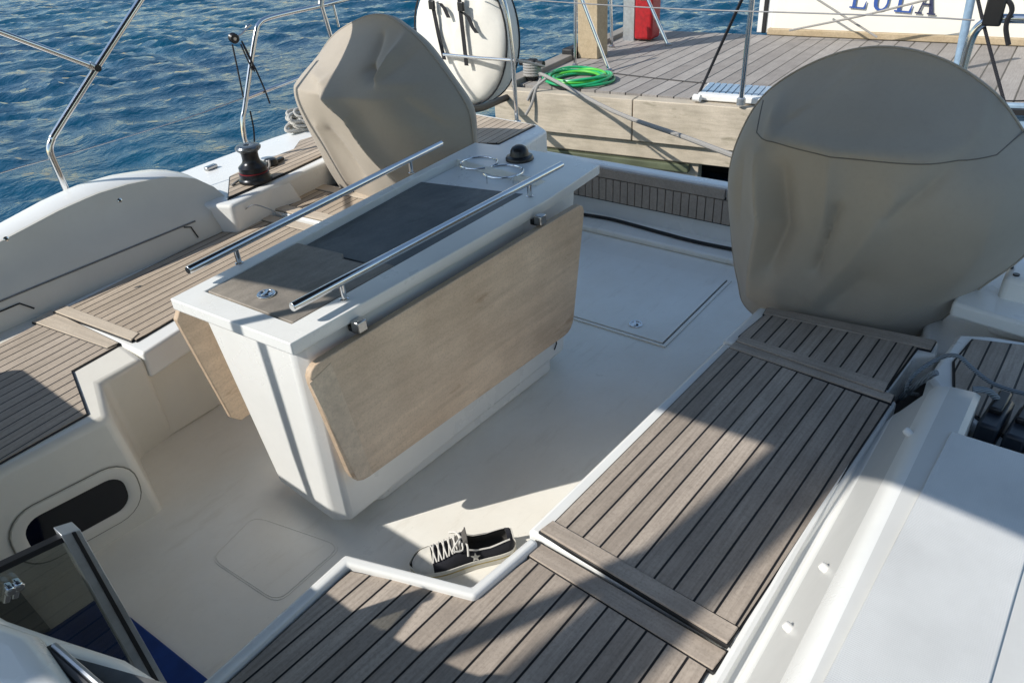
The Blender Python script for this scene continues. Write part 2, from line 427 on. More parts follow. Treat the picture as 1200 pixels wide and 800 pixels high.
# ---- right bench, near piece
mb = MB()
near_out = atl([(238, 800), (405, 650), (553, 688), (622, 630)], .425)
no = [(-.35, near_out[0].y), (near_out[0].x, near_out[0].y), near_out[1], near_out[2], near_out[3], (.905, .235), (-.35, .26)]
no = [Vector((p[0], p[1], 0)) for p in no]
mb.prism(no, 0.0, .405, GEL)
part('bench_base', mb, bevel=.012)
# fiddle lip along its inner edge
mb = MB()
def strip(mb, path, w, z0, z1, m):
    P = [Vector((p[0], p[1], 0)) for p in path]; nrm = []
    for i in range(len(P)):
        t = Vector()
        if i: t += (P[i]-P[i-1]).normalized()
        if i < len(P)-1: t += (P[i+1]-P[i]).normalized()
        t.normalize(); k = 1
        if 0 < i < len(P)-1:
            k = 1/max(.4, t.dot((P[i]-P[i-1]).normalized()))
        nrm.append(Vector((t.y, -t.x, 0))*k)
    A = P; B = [p+nn*w for p, nn in zip(P, nrm)]; n = len(P)
    vs = [(p.x, p.y, z) for L_, z in ((A, z0), (A, z1), (B, z1), (B, z0)) for p in L_]
    fs = [[k*n+i, k*n+i+1, ((k+1) % 4)*n+i+1, ((k+1) % 4)*n+i] for k in range(4) for i in range(n-1)]
    fs += [[0, n, 2*n, 3*n], [n-1, 4*n-1, 3*n-1, 2*n-1]]
    mb.add(vs, fs, m)
strip(mb, [(-.35, near_out[0].y), near_out[0], near_out[1], near_out[2], near_out[3]], .024, .40, .43, GEL)
part('bench_lip', mb, bevel=.008, seg=3)
mb = MB()
tk = atl([(266, 800), (410, 668), (556, 697), (640, 640)], .412)
base = [(-.3, tk[0].y-.004), (tk[0].x, tk[0].y), tk[1], tk[2], tk[3], (.868, .285), (-.3, .30)]
base = [Vector((p[0], p[1], 0)) for p in base]
mb.prism(base, .405, .4115, CAULK)
def inset(poly, d):
    c = sum(poly, Vector())/len(poly); out = []
    n = len(poly)
    a = sum(poly[i].x*poly[(i+1) % n].y-poly[(i+1) % n].x*poly[i].y for i in range(n)); sg = 1 if a > 0 else -1
    for i in range(n):
        t1 = (poly[i]-poly[i-1]); t2 = (poly[(i+1) % n]-poly[i]); t1.z = t2.z = 0; t1.normalize(); t2.normalize()
        n1 = Vector((-t1.y, t1.x, 0))*sg; n2 = Vector((-t2.y, t2.x, 0))*sg
        b_ = n1+n2; b_ = b_/max(.3, b_.dot(n1)); out.append(poly[i]+b_*d)
    return out
mb.prism(inset(base, .004), .406, .4145, TEAK_R)
part('teak_panel', mb)
mb = MB()
cq = atl([(613, 647), (628, 634), (851, 764), (835, 785)], .4145)
mb.prism(inset(cq, -.004), .406, .4150, CAULK)
mb.prism(cq, .407, .4185, CAP)
part('teak_cap', mb, bevel=.0015)

# ---- right bench, main lid
ZL = .42
mb = MB()
lo = [at(618, 621, .425), at(847, 401, .425), at(1052, 470, .425), at(868, 755, .425)]
mb.prism(lo, .36, .425, GEL)
part('locker_lid', mb, bevel=.010, seg=3)
mb = MB(); lo2 = [Vector((p.x+dx, p.y+dy, 0)) for p, (dx, dy) in zip(lo, ((.02, -.02), (-.01, -.02), (-.01, .01), (.02, .01)))]
mb.prism(lo2, 0, .362, GEL); part('bench_base', mb)
mb = MB()
tq = [at(650, 612, .432), at(854, 408, .432), at(1041, 474, .432), at(866, 734, .432)]
mb.prism(inset(tq, -.004), .42, .4295, CAULK)
mb.prism(tq, .42, .4325, TEAK_R)
part('teak_panel', mb)
mb = MB()
cq = [at(633, 621, .434), at(648, 610, .434), at(865, 735, .434), at(852, 753, .434)]
mb.prism(inset(cq, -.003), .42, .4310, CAULK); mb.prism(cq, .42, .4365, CAP)
part('teak_cap', mb, bevel=.0015)
mb = MB()
cq = [at(855, 407, .434), at(862, 400, .434), at(1048, 463, .434), at(1044, 471, .434)]
mb.prism(inset(cq, -.003), .42, .4310, CAULK); mb.prism(cq, .42, .4365, CAP)
part('teak_cap', mb, bevel=.0015)
# raised aft step of the bench
mb = MB()
lo = [at(847, 398, .43), at(890, 359, .43), at(1101, 400, .43), at(1098, 416, .43), at(1072, 416, .43), at(1036, 465, .43)]
mb.prism(lo, 0, .43, GEL); part('bench_base', mb, bevel=.010, seg=3)
mb = MB()
tq = [at(868, 392, .44), at(898, 367, .44), at(1076, 404, .44), at(1040, 452, .44)]
mb.prism(inset(tq, -.005), .43, .4345, CAULK); mb.prism(tq, .43, .4380, TEAK_R)
part('teak_panel', mb)
mb = MB()
cq = [at(895, 367, .44), at(899, 360, .44), at(1097, 399, .44), at(1091, 409, .44)]
mb.prism(inset(cq, -.003), .43, .4365, CAULK); mb.prism(cq, .43, .4420, CAP)
cq = [at(863, 399, .44), at(868, 393, .44), at(1041, 449, .44), at(1036, 459, .44)]
mb.prism(inset(cq, -.003), .43, .4365, CAULK); mb.prism(cq, .43, .4420, CAP)
part('teak_cap', mb, bevel=.0015)

# ---- right coaming: gutter, inner wall, rounded ridge, non-skid top
def sweep(mb, secs, m, mats=None):
    """secs: list of cross sections (lists of 3-D points, same length)"""
    n = len(secs[0]); vs = [p for s_ in secs for p in s_]; fs = []
    for i in range(len(secs)-1):
        for j in range(n-1): fs.append([i*n+j, (i+1)*n+j, (i+1)*n+j+1, i*n+j+1])
    fs.append(list(range(n))); fs.append([(len(secs)-1)*n+j for j in range(n-1, -1, -1)])
    if mats:
        for j in range(n-1): mb.add(vs, [f for q, f in enumerate(fs[:-2]) if q % (n-1) == j], mats[j])
        mb.add(vs, fs[-2:], m)
    else: mb.add(vs, fs, m)
mb = MB()
secs = []
for x, k in ((-1.0, 1), (0, 1), (.6, 1), (1.2, 1), (1.52, 1), (1.66, .98), (1.73, .93), (1.76, .84), (1.768, .7)):
    dy = -.004*x
    pr = [(.30, .30), (.292, .405), (.276, .408), (.272, .428), (.262, .432), (.254, .430), (.250, .412), (.236, .410), (.228, .416), (.218, .44), (.172, .535), (.152, .575), (.140, .596), (.128, .610), (.110, .618), (.060, .622), (.048, .614), (.044, .3)]
    sec = []
    for y, z in pr:
        zz = z if z < .45 else .42+(z-.42)*k
        sec.append(Vector((x-(.02 if z > .6 else 0), y+dy, zz)))
    secs.append(sec)
sweep(mb, secs, GELDIM, mats=[GEL]*9+[GELDIM]*2+[GEL]*3+[GELDIM]*3)
part('coaming', mb, smooth=32)
mb = MB(); mb.prism([(-1.0, .066), (1.515, .056), (1.515, -.34), (-1.0, -.34)], .3, .6215, GELDIM)
part('coaming_top', mb, bevel=.012, seg=4)
mb = MB()
npoly = [(1.50, .066), (.0, .118), (-.5, .125), (-.5, -.075), (.0, -.085), (1.12, -.107), (1.50, -.118)]
mb.prism(npoly, .618, .6275, NSK)
part('nonskid_pad', mb, bevel=.002)
mb = MB()
nubs = ((1066, 508), (968, 667), (926, 737))
for px, py in nubs:
    d = sight(px, py)
    zz = max((z/1000 for z in range(440, 600)), key=lambda z: -abs(at(px, py, z).y-(.218-.046*(z-.44)/.095-.004*at(px, py, z).x)))
    mb = MB(); p = at(px, py, zz); ax = Vector((.05, .8, .45))
    mb.lathe([(.001, -.012), (.0085, -.012), (.009, .009), (.0065, .014), (.001, .015)], p, WHITEP, 14, ax)
    part('drain_nub', mb)
# outer right side deck
mb = MB()
mb.prism([(-2.5, -.74), (0, -.35), (1.7, -.32), (3.4, -.32), (3.4, .2), (2.3, .2), (2.25, -.12), (-1, -.12), (-2.5, -.12)], .48, .53, GEL)
part('side_deck', mb, bevel=.01)
# right aft side deck with teak behind the coaming
mb = MB()
ao = [at(1088, 440, .50), at(1122, 391, .50), at(1160, 393, .50), at(1260, 409, .50), at(1260, 620, .50), at(1120, 480, .50)]
mb.prism(ao, .2, .50, GEL); part('side_deck', mb, bevel=.012)
mb = MB()
tq = [at(1119, 424, .505), at(1141, 398, .505), at(1250, 411, .505), at(1250, 560, .505), at(1120, 470, .505)]
mb.prism(inset(tq, -.006), .49, .504, CAULK); mb.prism(tq, .49, .507, TEAK_R); part('teak_panel', mb)
# helm side wall behind the right wheel
mb = MB()
mb.prism([(2.22, -.30), (2.22, .24), (2.6, .30), (3.45, .34), (3.45, -.30)], 0, .40, GELSHADE)
mb.prism(atl([(1176, 324), (1240, 338), (1240, 290), (1190, 292)], .60), .40, .60, GELSHADE)
part('helm_side', mb, bevel=.02, seg=3)
for px, py in ((1184, 313), (1191, 322)):
    mb = MB(); mb.lathe([(.009, -.002), (.009, .003), (.001, .003)], at(px, py, .602), BLACK, 12); part('drain_hole', mb)
# locker gap with rope tails between bench and coaming; black block stands for its shade
mb = MB(); mb.prism([(1.70, .235), (1.70, .12), (2.16, .12), (2.16, .20), (2.1, .235)], .0, .33, CAULK); part('gap_shade_block', mb)

# ---- left bench
ZB = .42
F1, F2, A1 = at(75, 362, ZB), at(160, 398, ZB), at(291, 255, ZB)
A2 = F2+(A1-F1)*1.0+Vector((0, .02, 0))
mb = MB()
lo = [off(F1, A1, -.035)+Vector((0, .05, 0)), at(166, 412, ZB), A2+Vector((.03, -.035, 0)), A1+Vector((.03, .05, 0))]
mb.prism(lo, ZB-.11, ZB-.008, GEL); part('locker_lid', mb, bevel=.012, seg=3)
mb = MB()
lo2 = [Vector((.60, 3.0, 0)), at(112, 452, .0)*0+Vector((.66, 2.40, 0)), Vector((2.9, 2.56, 0)), Vector((2.9, 3.1, 0))]
mb.prism(lo2, 0, ZB-.10, CREAM); part('bench_base', mb, bevel=.01)
mb = MB()
tq = [F1, F2, A2, A1]
mb.prism(inset(tq, -.004), ZB-.012, ZB-.003, CAULK); mb.prism(tq, ZB-.01, ZB, TEAK_L); part('teak_panel', mb)
mb = MB()
cq = [at(63, 365, ZB), at(76, 358, ZB), at(163, 391, ZB), at(154, 399, ZB)]
mb.prism(inset(cq, -.003), ZB-.01, ZB-.001, CAULK); mb.prism(cq, ZB-.01, ZB+.004, CAPL); part('teak_cap', mb, bevel=.0015)
ax = (A1-F1).normalized(); ay = (A2-A1).normalized()
mb = MB()
cq = [A1-ax*.0+ax*.006, A1+ax*.065, A2+ax*.065, A2+ax*.006]
mb.prism(inset(cq, -.003), ZB-.01, ZB-.001, CAULK); mb.prism(cq, ZB-.01, ZB+.004, CAPL); part('teak_cap', mb, bevel=.0015)
# aft part of the left bench (behind a narrow gap)
mb = MB(); g1 = A1+ax*.10; g2 = A2+ax*.10
e1 = g1+ax*.36; e2 = g2+ax*.36
mb.prism([g1+Vector((-.01, .06, 0)), g2+Vector((-.01, -.035, 0)), e2+Vector((.03, -.035, 0)), e1+Vector((.03, .06, 0))], .0, ZB+.012, GEL)
part('bench_base', mb, bevel=.01)
mb = MB(); mb.prism([g1, g2, e2, e1], ZB, ZB+.016, CAULK); mb.prism(inset([g1+ax*.07, g2+ax*.07, e2-ax*.07, e1-ax*.07], .004), ZB, ZB+.019, TEAK_L); part('teak_panel', mb)
mb = MB()
for s0, s1 in ((0, .065), (.295, .36)):
    mb.prism([g1+ax*s0, g1+ax*s1, g2+ax*s1, g2+ax*s0], ZB, ZB+.022, CAPL)
part('teak_cap', mb, bevel=.0015)
# near left seat piece
ZN = .405
mb = MB()
nb = [Vector((-.35, 3.0, 0)), Vector((-.35, at(128, 487, ZN).y+.015, 0)), Vector((.25, at(128, 487, ZN).y+.004, 0)), at(128, 487, ZN), at(118, 447, ZN), at(168, 420, ZN), Vector((.86, 3.0, 0))]
nb0 = [Vector((-.35, 3.0, 0)), Vector((-.35, 2.06, 0)), at(0, 690, 0)*0+Vector((.25, 2.075, 0)), Vector((.612, 2.065, 0)), Vector((.705, 2.395, 0)), Vector((.86, 2.42, 0)), Vector((.86, 3.0, 0))]
# battered front: seat top outline over floor outline
n = len(nb)
mb.add([(p.x, p.y, ZN) for p in nb]+[(p.x, p.y, 0) for p in nb0], [list(range(n))]+[[i, (i+1) % n, n+(i+1) % n, n+i] for i in range(n)], CREAM)
part('bench_base', mb, bevel=.022, seg=4)
mb = MB()
tq = [at(0, 383+24, ZN)*0+Vector((-.3, 2.93-.12, 0)), Vector((-.3, at(0, 543, ZN).y-.03, 0)), at(0, 543, ZN), at(102, 486, ZN), at(84, 436, ZN), at(141, 404, ZN), at(60, 372, ZN+.004), at(0, 405, ZN)]
mb.prism(inset(tq, -.006), ZN-.006, ZN+.003, CAULK); mb.prism(tq, ZN-.006, ZN+.006, TEAK_LN); part('teak_panel', mb)
mb = MB()
cq = [at(38, 377, ZN+.008), at(60, 364, ZN+.008), at(139, 402, ZN+.008), at(126, 408, ZN+.008)]
mb.prism(inset(cq, -.003), ZN-.006, ZN+.0075, CAULK); mb.prism(cq, ZN-.006, ZN+.011, CAPL); part('teak_cap', mb, bevel=.0015)

# ---- left coaming: an arched back-rest with shade put into the inner face colour and a white rounded crest
def crest(x):
    tab = [(-1.2, .55), (0, .60), (.5, .655), (.81, .70), (1.0, .728), (1.15, .74), (1.3, .735), (1.46, .712), (1.56, .68), (1.63, .635), (1.675, .57), (1.71, .46)]
    for (a, b_), (c_, d_) in zip(tab, tab[1:]):
        if a <= x <= c_: return b_+(d_-b_)*(x-a)/(c_-a)
    return tab[-1][1] if x > 1 else tab[0][1]
def ybase(x): return 2.88+.085*(x-.58)+.06
mb = MB(); secs = []
for i in range(49):
    x = -1.2+2.91*i/48; zc = crest(x); yb = ybase(x); k = (zc-.44)
    sec = [Vector((x, yb, .38)), Vector((x, yb, .435)), Vector((x, yb+.02, .49)), Vector((x, yb+.028, .52)) if zc > .56 else Vector((x, yb+.022, .495))]
    kk = min(1, k/.3)
    for t in (.5, .8, .95): sec.append(Vector((x, yb+.03+.10*t*kk, .44+k*t)) if zc > .56 else Vector((x, yb+.03, max(.496, .44+k*t))))
    sec += [Vector((x, yb+.03+.100*kk, zc-.022*kk)), Vector((x, yb+.036+.106*kk, zc-.014*kk)), Vector((x, yb+.06+.15*kk, zc-.002)), Vector((x, yb+.085+.19*kk, zc)), Vector((x, yb+.10+.205*kk, zc-.012)), Vector((x, yb+.14+.20*kk, zc-.07)), Vector((x, yb+.27+.1*kk, .5)), Vector((x, yb+.27, .38))]
    secs.append(sec)
sweep(mb, secs, COAMF, mats=[COAMF]*8+[GEL]*9)
co_l = part('coaming', mb, smooth=42)
# joint line along the foot of the back-rest, inspection panel edge, eyelets
mb = MB()
def facept(x, z):
    yb = ybase(x); k = crest(x)-.44
    if z < .49: return Vector((x, yb+.02*(z-.435)/.055-.004, z))
    if z < .525: return Vector((x, yb+.02+.008*(z-.49)/.03-.003, z))
    return Vector((x, yb+.03+.10*((z-.44)/k)*min(1, k/.3)-.007, z))
mb.tube([facept(x*.06-.2, .506) for x in range(0, 29)], .0035, plain('grey_sealant', (.2, .2, .2), .7), 6)
part('joint_line', mb, co_l)
mb = MB(); mb.tube([facept(x, .475) for x in (-.1, .1, .3, .5, .66, .70)]+[facept(.735, .44)], .003, CAULK, 6); part('joint_line', mb, co_l)
mb = MB(); mb.tube([facept(1.42, .50), facept(1.45, .49), facept(1.46, .44)], .003, CAULK, 6); part('joint_line', mb, co_l)
for px, py in ((140, 235), (7, 280)):
    d = sight(px, py); p = aty(px, py, 3.03 if px > 100 else 3.0)
    mb = MB(); mb.lathe([(.009, -.004), (.009, .004), (.005, .005), (.005, .001), (.001, .001)], p, STEEL, 16, (0, -1, .25)); 
    mb.lathe([(.0045, 0), (.0045, .0065), (.001, .0065)], p, BLACK, 10, (0, -1, .25)); part('eyelet', mb, co_l)
# ---- left side deck, outboard and aft
ZD = .55
mb = MB()
ld = [Vector((-2.5, 3.15, 0)), Vector((1.55, 3.1, 0)), Vector((1.62, 2.95, 0)), at(330, 212, ZD), at(410, 176, ZD), at(610, 172, ZD)+Vector((.0, -.0, 0)), at(641, 152, ZD), at(632, 146, ZD), at(550, 131, ZD), Vector((3.36, 3.70, 0)), Vector((2.9, 3.74, 0)), Vector((2.4, 3.73, 0)), Vector((1.7, 3.63, 0)), Vector((0, 3.54, 0)), Vector((-2.5, 3.42, 0))]
mb.prism(ld, .40, ZD, GEL); part('side_deck', mb, bevel=.018, seg=3)
# inner wall of the quarter (shade-toned gelcoat) below that deck
mb = MB(); w0 = at(330, 216, ZD-.02); w1 = at(410, 180, ZD-.02); w2 = at(606, 176, ZD-.02); w3 = at(637, 154, ZD-.02)
mb.prism([Vector((1.64, 3.0, 0)), w0, w1, w2, w3, Vector((3.3, 3.3, 0)), Vector((1.7, 3.4, 0))], 0, ZD-.02, GELSHADE); part('quarter_wall', mb, bevel=.02)
mb = MB()
t1 = [at(268, 232, ZD+.006), at(330, 205, ZD+.006), at(412, 166, ZD+.006), at(412, 146, ZD+.006), at(352, 165, ZD+.006), at(345, 175, ZD+.006), at(300, 192, ZD+.006), at(270, 207, ZD+.006)]
mb.prism(inset(t1, -.006), ZD-.01, ZD+.005, CAULK); mb.prism(t1, ZD-.01, ZD+.009, TEAK_L); part('teak_panel', mb)
mb = MB()
t2 = [at(560, 168, ZD+.006), at(584, 168, ZD+.006), at(626, 147, ZD+.006), at(550, 134, ZD+.006), at(480, 122, ZD+.006), at(440, 150, ZD+.006)]
mb.prism(inset(t2, -.006), ZD-.01, ZD+.005, CAULK); mb.prism(t2, ZD-.01, ZD+.009, TEAK_L); part('teak_panel', mb)
# small deck fittings on the left deck edge
mb = MB(); p = at(247, 196, ZD+.01); mb.box(p, (.07, .03, .02), STEELD, .2); part('deck_cleat', mb, bevel=.006)
# locker ridge in front of winch
mb = MB()
q = [at(272, 268, .42), at(356, 236, .43), at(340, 211, .548), at(306, 222, .548), at(268, 236, .548)]
mb.add([tuple(p) for p in q]+[(p.x, p.y, .2) for p in q], [[0, 1, 2, 3, 4]]+[[i, (i+1) % 5, 5+(i+1) % 5, 5+i] for i in range(5)], GEL); part('moulded_step', mb, bevel=.02, seg=4)
mb = MB(); mb.tube([at(287, 246, .50), at(298, 240, .52), at(318, 246, .49), at(330, 252, .46)], .0025, STEELD, 6, 5); part('joint_line', mb)

# ---- transom (folded swim platform) with upright teak slats
mb = MB()
XT = 3.42
mb.prism([(XT+.012, .2), (XT+.012, 2.75), (XT+.09, 2.75), (XT+.09, .2)], -.9, .330, GEL)
mb.prism([(3.24, .45), (3.44, .45), (3.44, 2.75), (3.24, 2.75)], 0, .035, SOLE)
trn = part('transom', mb, bevel=.012, seg=3)
m_, nt_, b_ = newmat('transom_slats'); 
TEAK_V = planks('transom_slats2', math.radians(0), .047, (.36, .29, .235), (.27, .215, .175), w=.085)
mb = MB()
za, zb = .135, .262
mb.box((XT+.008, 1.5, (za+zb)/2), (.012, 2.4, zb-za+.02), CAULK)
y = .34
while y < 2.66:
    mb.box((XT-.002, y+.0205, (za+zb)/2), (.014, .041, zb-za), CAPX); y += .0465
part('teak_slat_panel', mb, trn)
mb = MB()
mb.box((XT-.002, .83, .293), (.02, 1.12, .055), CAPX); mb.box((XT-.002, 2.04, .293), (.02, 1.28, .055), CAPX)
part('teak_rail', mb, trn, bevel=.004)

# ---- opening port in the near left seat front
def on_face(px, py):   # battered face of the near left seat
    o_ = Vector((.25, 2.075, 0)); e_ = Vector((.612, 2.065, 0)); t_ = at(128, 487, ZN)
    nrm = (e_-o_).cross(t_-e_).normalized(); d = sight(px, py)
    return EYE+d*((e_-EYE).dot(nrm)/d.dot(nrm)), nrm
pc, nf = on_face(92, 601)
if nf.y > 0: nf = -nf
pc = pc+nf*.004
pa, _ = on_face(148, 573); pb, _ = on_face(35, 633)
ux = (pa-pb).normalized(); uy = nf.cross(ux); uy = -uy if uy.z < 0 else uy
def ring3(w, h, r, d): return [pc+ux*x+uy*y+nf*d for x, y in roundrect(w, h, r)]
L_ = (pa-pb).length
mb = MB(); W_, H_ = L_+.005, .125
n_ = len(ring3(1, .5, .1, 0))
rings = [ring3(W_+.075, H_+.075, .085, -.002), ring3(W_+.07, H_+.07, .083, .006), ring3(W_+.02, H_+.02, .06, .009), ring3(W_, H_, .05, .004), ring3(W_-.002, H_-.002, .05, -.012)]
mb.add([p for r_ in rings for p in r_], [[k*n_+i, k*n_+(i+1) % n_, (k+1)*n_+(i+1) % n_, (k+1)*n_+i] for k in range(4) for i in range(n_)], CREAM)
win = part('window', mb, label='small rounded dark window set in the seat front')
mb = MB(); r_ = ring3(W_, H_, .05, .0015); mb.add(r_, [list(range(n_))], DGLASS); part('pane', mb, win)
mb = MB(); r_ = ring3(W_+.082, H_+.082, .088, .0012); r2 = ring3(W_+.074, H_+.074, .085, .0012)
mb.add(r_+r2, [[i, (i+1) % n_, n_+(i+1) % n_, n_+i] for i in range(n_)], plain('sealant_grey2', (.25, .24, .2), .7)); part('gasket', mb, win)

# ---- coachroof edge, bulkhead and companionway at the photographer's feet
mb = MB()
cr = [(-2.4, -.1), (-.25, -.1), (-.05, .2), (.10, .50), (.136, .66), (.12, .76), (.085, .86), (.055, .95), (.03, 1.08), (.02, 1.2), (.02, 2.9), (-.3, 3.05), (-2.4, 2.95)]
mb.prism(cr, .80, .90, GEL)
part('coachroof', mb, bevel=.035, seg=5)
mb = MB(); mb.prism([(-.06, .3), (-.06, 2.98), (-.02, 2.98), (-.02, .3)], -.1, .82, CREAM); part('bulkhead', mb)
mb = MB()   # sliding hatch track on top
h0, h1 = at(58, 762, .925), at(118, 815, .925)
mb.tube([h0, h0+(h1-h0)*1.4], .008, BLACK, 8); mb.tube([h0+Vector((.006, -.004, .006)), h0+(h1-h0)*1.4+Vector((.006, -.004, .006))], .004, ALU, 8)
part('hatch_track', mb)
mb = MB()
q = [at(60, 762, .905), at(205, 802, .905), at(240, 850, .905), at(120, 850, .905)]
mb.add([(p.x, p.y, .9035) for p in q], [[0, 1, 2, 3]], plain('smoked_pane', (.16, .165, .17), .15)); part('hatch_pane', mb)
mb = MB()
q = [at(60, 764, .905), at(-40, 730, .9), at(-40, 860, .9), at(125, 860, .9)]
mb.prism(q, .88, .955, GEL); part('sliding_hatch', mb, bevel=.03, seg=4)
# hinged acrylic door
YD = 1.1
mb = MB()
b0, b1, t0, t1 = aty(150, 780, YD), aty(168, 775, YD), aty(75, 624, YD), aty(94, 620, YD)
mb.slab([aty(0, 664, YD)+Vector((-.12, 0, 0)), aty(78, 630, YD), aty(160, 790, YD), aty(-60, 790, YD)], (0, .006, 0), TINT)
door = part('companionway_door', mb)
mb = MB(); mb.slab([aty(72, 627, YD-.01), aty(94, 620, YD-.01), aty(203, 812, YD-.01), aty(179, 818, YD-.01)], (0, .03, 0), ALU)
mb.slab([aty(84, 624, YD-.0125), aty(89, 622.5, YD-.0125), aty(195, 812, YD-.0125), aty(189, 814, YD-.0125)], (0, .0022, 0), BLACK)
part('door_frame', mb, door, bevel=.001)
mb = MB(); mb.slab([aty(-60, 692, YD-.004), aty(76, 628, YD-.004), aty(78, 634, YD-.004), aty(-60, 700, YD-.004)], (0, .014, 0), BLACK); part('door_edge', mb, door)
mb = MB()
for px, py, s in ((8, 694, .016), (18, 689, .014)):
    p = aty(px, py, YD-.006); mb.box(p, (.010, .012, .03), STEEL, 0, Matrix.Rotation(.5, 3, 'Y')); mb.lathe([(.008, 0), (.008, .012), (.001, .013)], p+Vector((.004, 0, .006)), STEEL, 12, (0, -1, 0))
part('latch', mb, door, bevel=.002)
# grey panel seen through the door
mb = MB(); mb.slab([at(-40, 640, .02), at(12, 680, .02), at(60, 738, .02), at(-40, 780, .02)], (0, 0, .012), plain('grey_panel', (.22, .22, .21), .6)); part('floor_grating', mb)

# ---- tinted things: blue mat on the companionway step
mb = MB()
mq = [at(145, 716, .012), at(246, 797, .012), Vector((.10, 1.33, .012)), Vector((.02, 1.9, .012)), at(63, 735, .012), at(113, 701, .012)]
mb.prism([(p.x, p.y) for p in (mq[0], mq[1], mq[2], mq[3], mq[4], mq[5])], .001, .014, BLUEM)
one('floor_mat', mb, 'dark blue carpet mat on the cockpit floor by the companionway', 'mat', bevel=.004)

# ------------------------------------------------------------------ cockpit table
ZT = .74
table = thing('cockpit_table', 'white moulded cockpit table with tray top and hanging wooden leaves', 'table', (1.5, 1.65, 0))
c1, c2, c3, c4 = at(199, 350, ZT), at(340, 403, ZT), at(703, 193, ZT), at(557, 167, ZT)
c25 = at(640, 232, ZT)+Vector((0, -.012, 0)); 
mb = MB()
# pedestal body
top = [Vector((.862, 1.90, 0)), Vector((.862, 1.475, 0)), Vector((.90, 1.445, 0)), Vector((2.19, 1.49, 0)), Vector((2.24, 1.53, 0)), Vector((2.24, 2.03, 0)), Vector((2.18, 2.06, 0)), Vector((.90, 1.92, 0))]
bot = [Vector((.89, 1.79, 0)), Vector((.875, 1.50, 0)), Vector((.905, 1.455, 0)), Vector((2.05, 1.465, 0)), Vector((2.10, 1.50, 0)), Vector((2.10, 1.95, 0)), Vector((2.04, 1.99, 0)), Vector((.93, 1.82, 0))]
n = 8
mb.add([(p.x, p.y, .712) for p in top]+[(p.x, p.y, .055) for p in bot], [list(range(n)), list(range(2*n-1, n-1, -1))]+[[i, (i+1) % n, n+(i+1) % n, n+i] for i in range(n)], GEL)
ped = mb.build('pedestal', table, bevel=.012, seg=3)
mb = MB()
pl = [at(450, 587, 0), at(645, 436, 0)]
mb.prism([(pl[0].x, pl[0].y), (pl[1].x, pl[1].y), (pl[1].x+.03, pl[1].y+.03), (pl[1].x+.03, 1.93), (1.02, 1.82), (pl[0].x-.03, pl[0].y+.03)], 0.001, .075, GEL)
mb.build('plinth', table, bevel=.012, seg=3)
for px, py in ((462, 572), (634, 431)):
    mb = MB(); p = at(px, py, .045); mb.lathe([(.009, -.002), (.009, .002), (.002, .003), (.001, .003)], Vector((p.x, pl[0].y-.001, .03)), WHITEP, 12, (0, -1, 0)); mb.build('fixing_cap', table)
# tray: rim round a sunken tray
outer = [c1, c2, off(c2, c25, .5), c25, c3, off(c3, c4, .2)+Vector((.03, 0, 0)), off(c4, c3, .2)+Vector((.03, 0, 0)), c4, at(486, 203, ZT), off(c1, at(486, 203, ZT), .5)]
r1, r2, r3, r4 = at(240, 341, ZT), at(342, 379, ZT), at(640, 212, ZT), at(535, 186, ZT)
r5 = at(506, 198, ZT)
inner = [r1, r2, r2+(r3-r2)*.38, r2+(r3-r2)*.93, r3, r3+(r4-r3)*.33, r3+(r4-r3)*.66, r4, r5, r1+(r5-r1)*.4]
mb = MB(); n = len(outer)
def rg(P, z, k=0): return [(p.x, p.y, z) for p in P]
ctr = Vector((1.5, 1.68, 0))
und = [ctr+(p-ctr)*.985 for p in outer]
rings = [rg(und, .700), rg(outer, .706), rg(outer, .74), rg(inner, .74), rg([ctr+(p-ctr)*.992 for p in inner], .66)]
vs = [p for r_ in rings for p in r_]
mb.add(vs, [[k*n+i, k*n+(i+1) % n, (k+1)*n+(i+1) % n, (k+1)*n+i] for k in range(4) for i in range(n)]+[[4*n+i for i in range(n)], [n-1-i for i in range(n)]], GEL)
top_o = mb.build('table_top', table, bevel=.008, seg=3)
# near locker lid flush with the rim, aft lid sunk a little
def lerp(a, b, t): return a+(b-a)*t
def inq(u, v): # u along, v across
    return lerp(lerp(r1, r5, u), lerp(r2, r3, u), v)
mb = MB()
q = [inq(.006, .015), inq(.006, .985), inq(.33, .985), inq(.30, .5), inq(.33, .015)]
q = [inq(.006, .012), inq(.006, .988), inq(.325, .988), inq(.325, .80), inq(.30, .74), inq(.30, .55), inq(.325, .49), inq(.325, .012)]
mb.prism(q, .69, .7385, LID)
lid1 = mb.build('locker_lid', table, bevel=.003)
latch(lid1, at(312, 345, .739), .027)
mb = MB()
q = [inq(.335, .012), inq(.335, .988), inq(.925, .988), inq(.925, .012)]
mb.prism(q, .66, .716, LIDSHADE); mb.build('locker_lid', table, bevel=.003)
mb = MB(); mb.prism([inq(.0, .0), inq(.0, 1), inq(1, 1), inq(1, 0)], .66, .668, plain('tan_tray', (.42, .35, .25), .6)); mb.build('tray_floor', table)
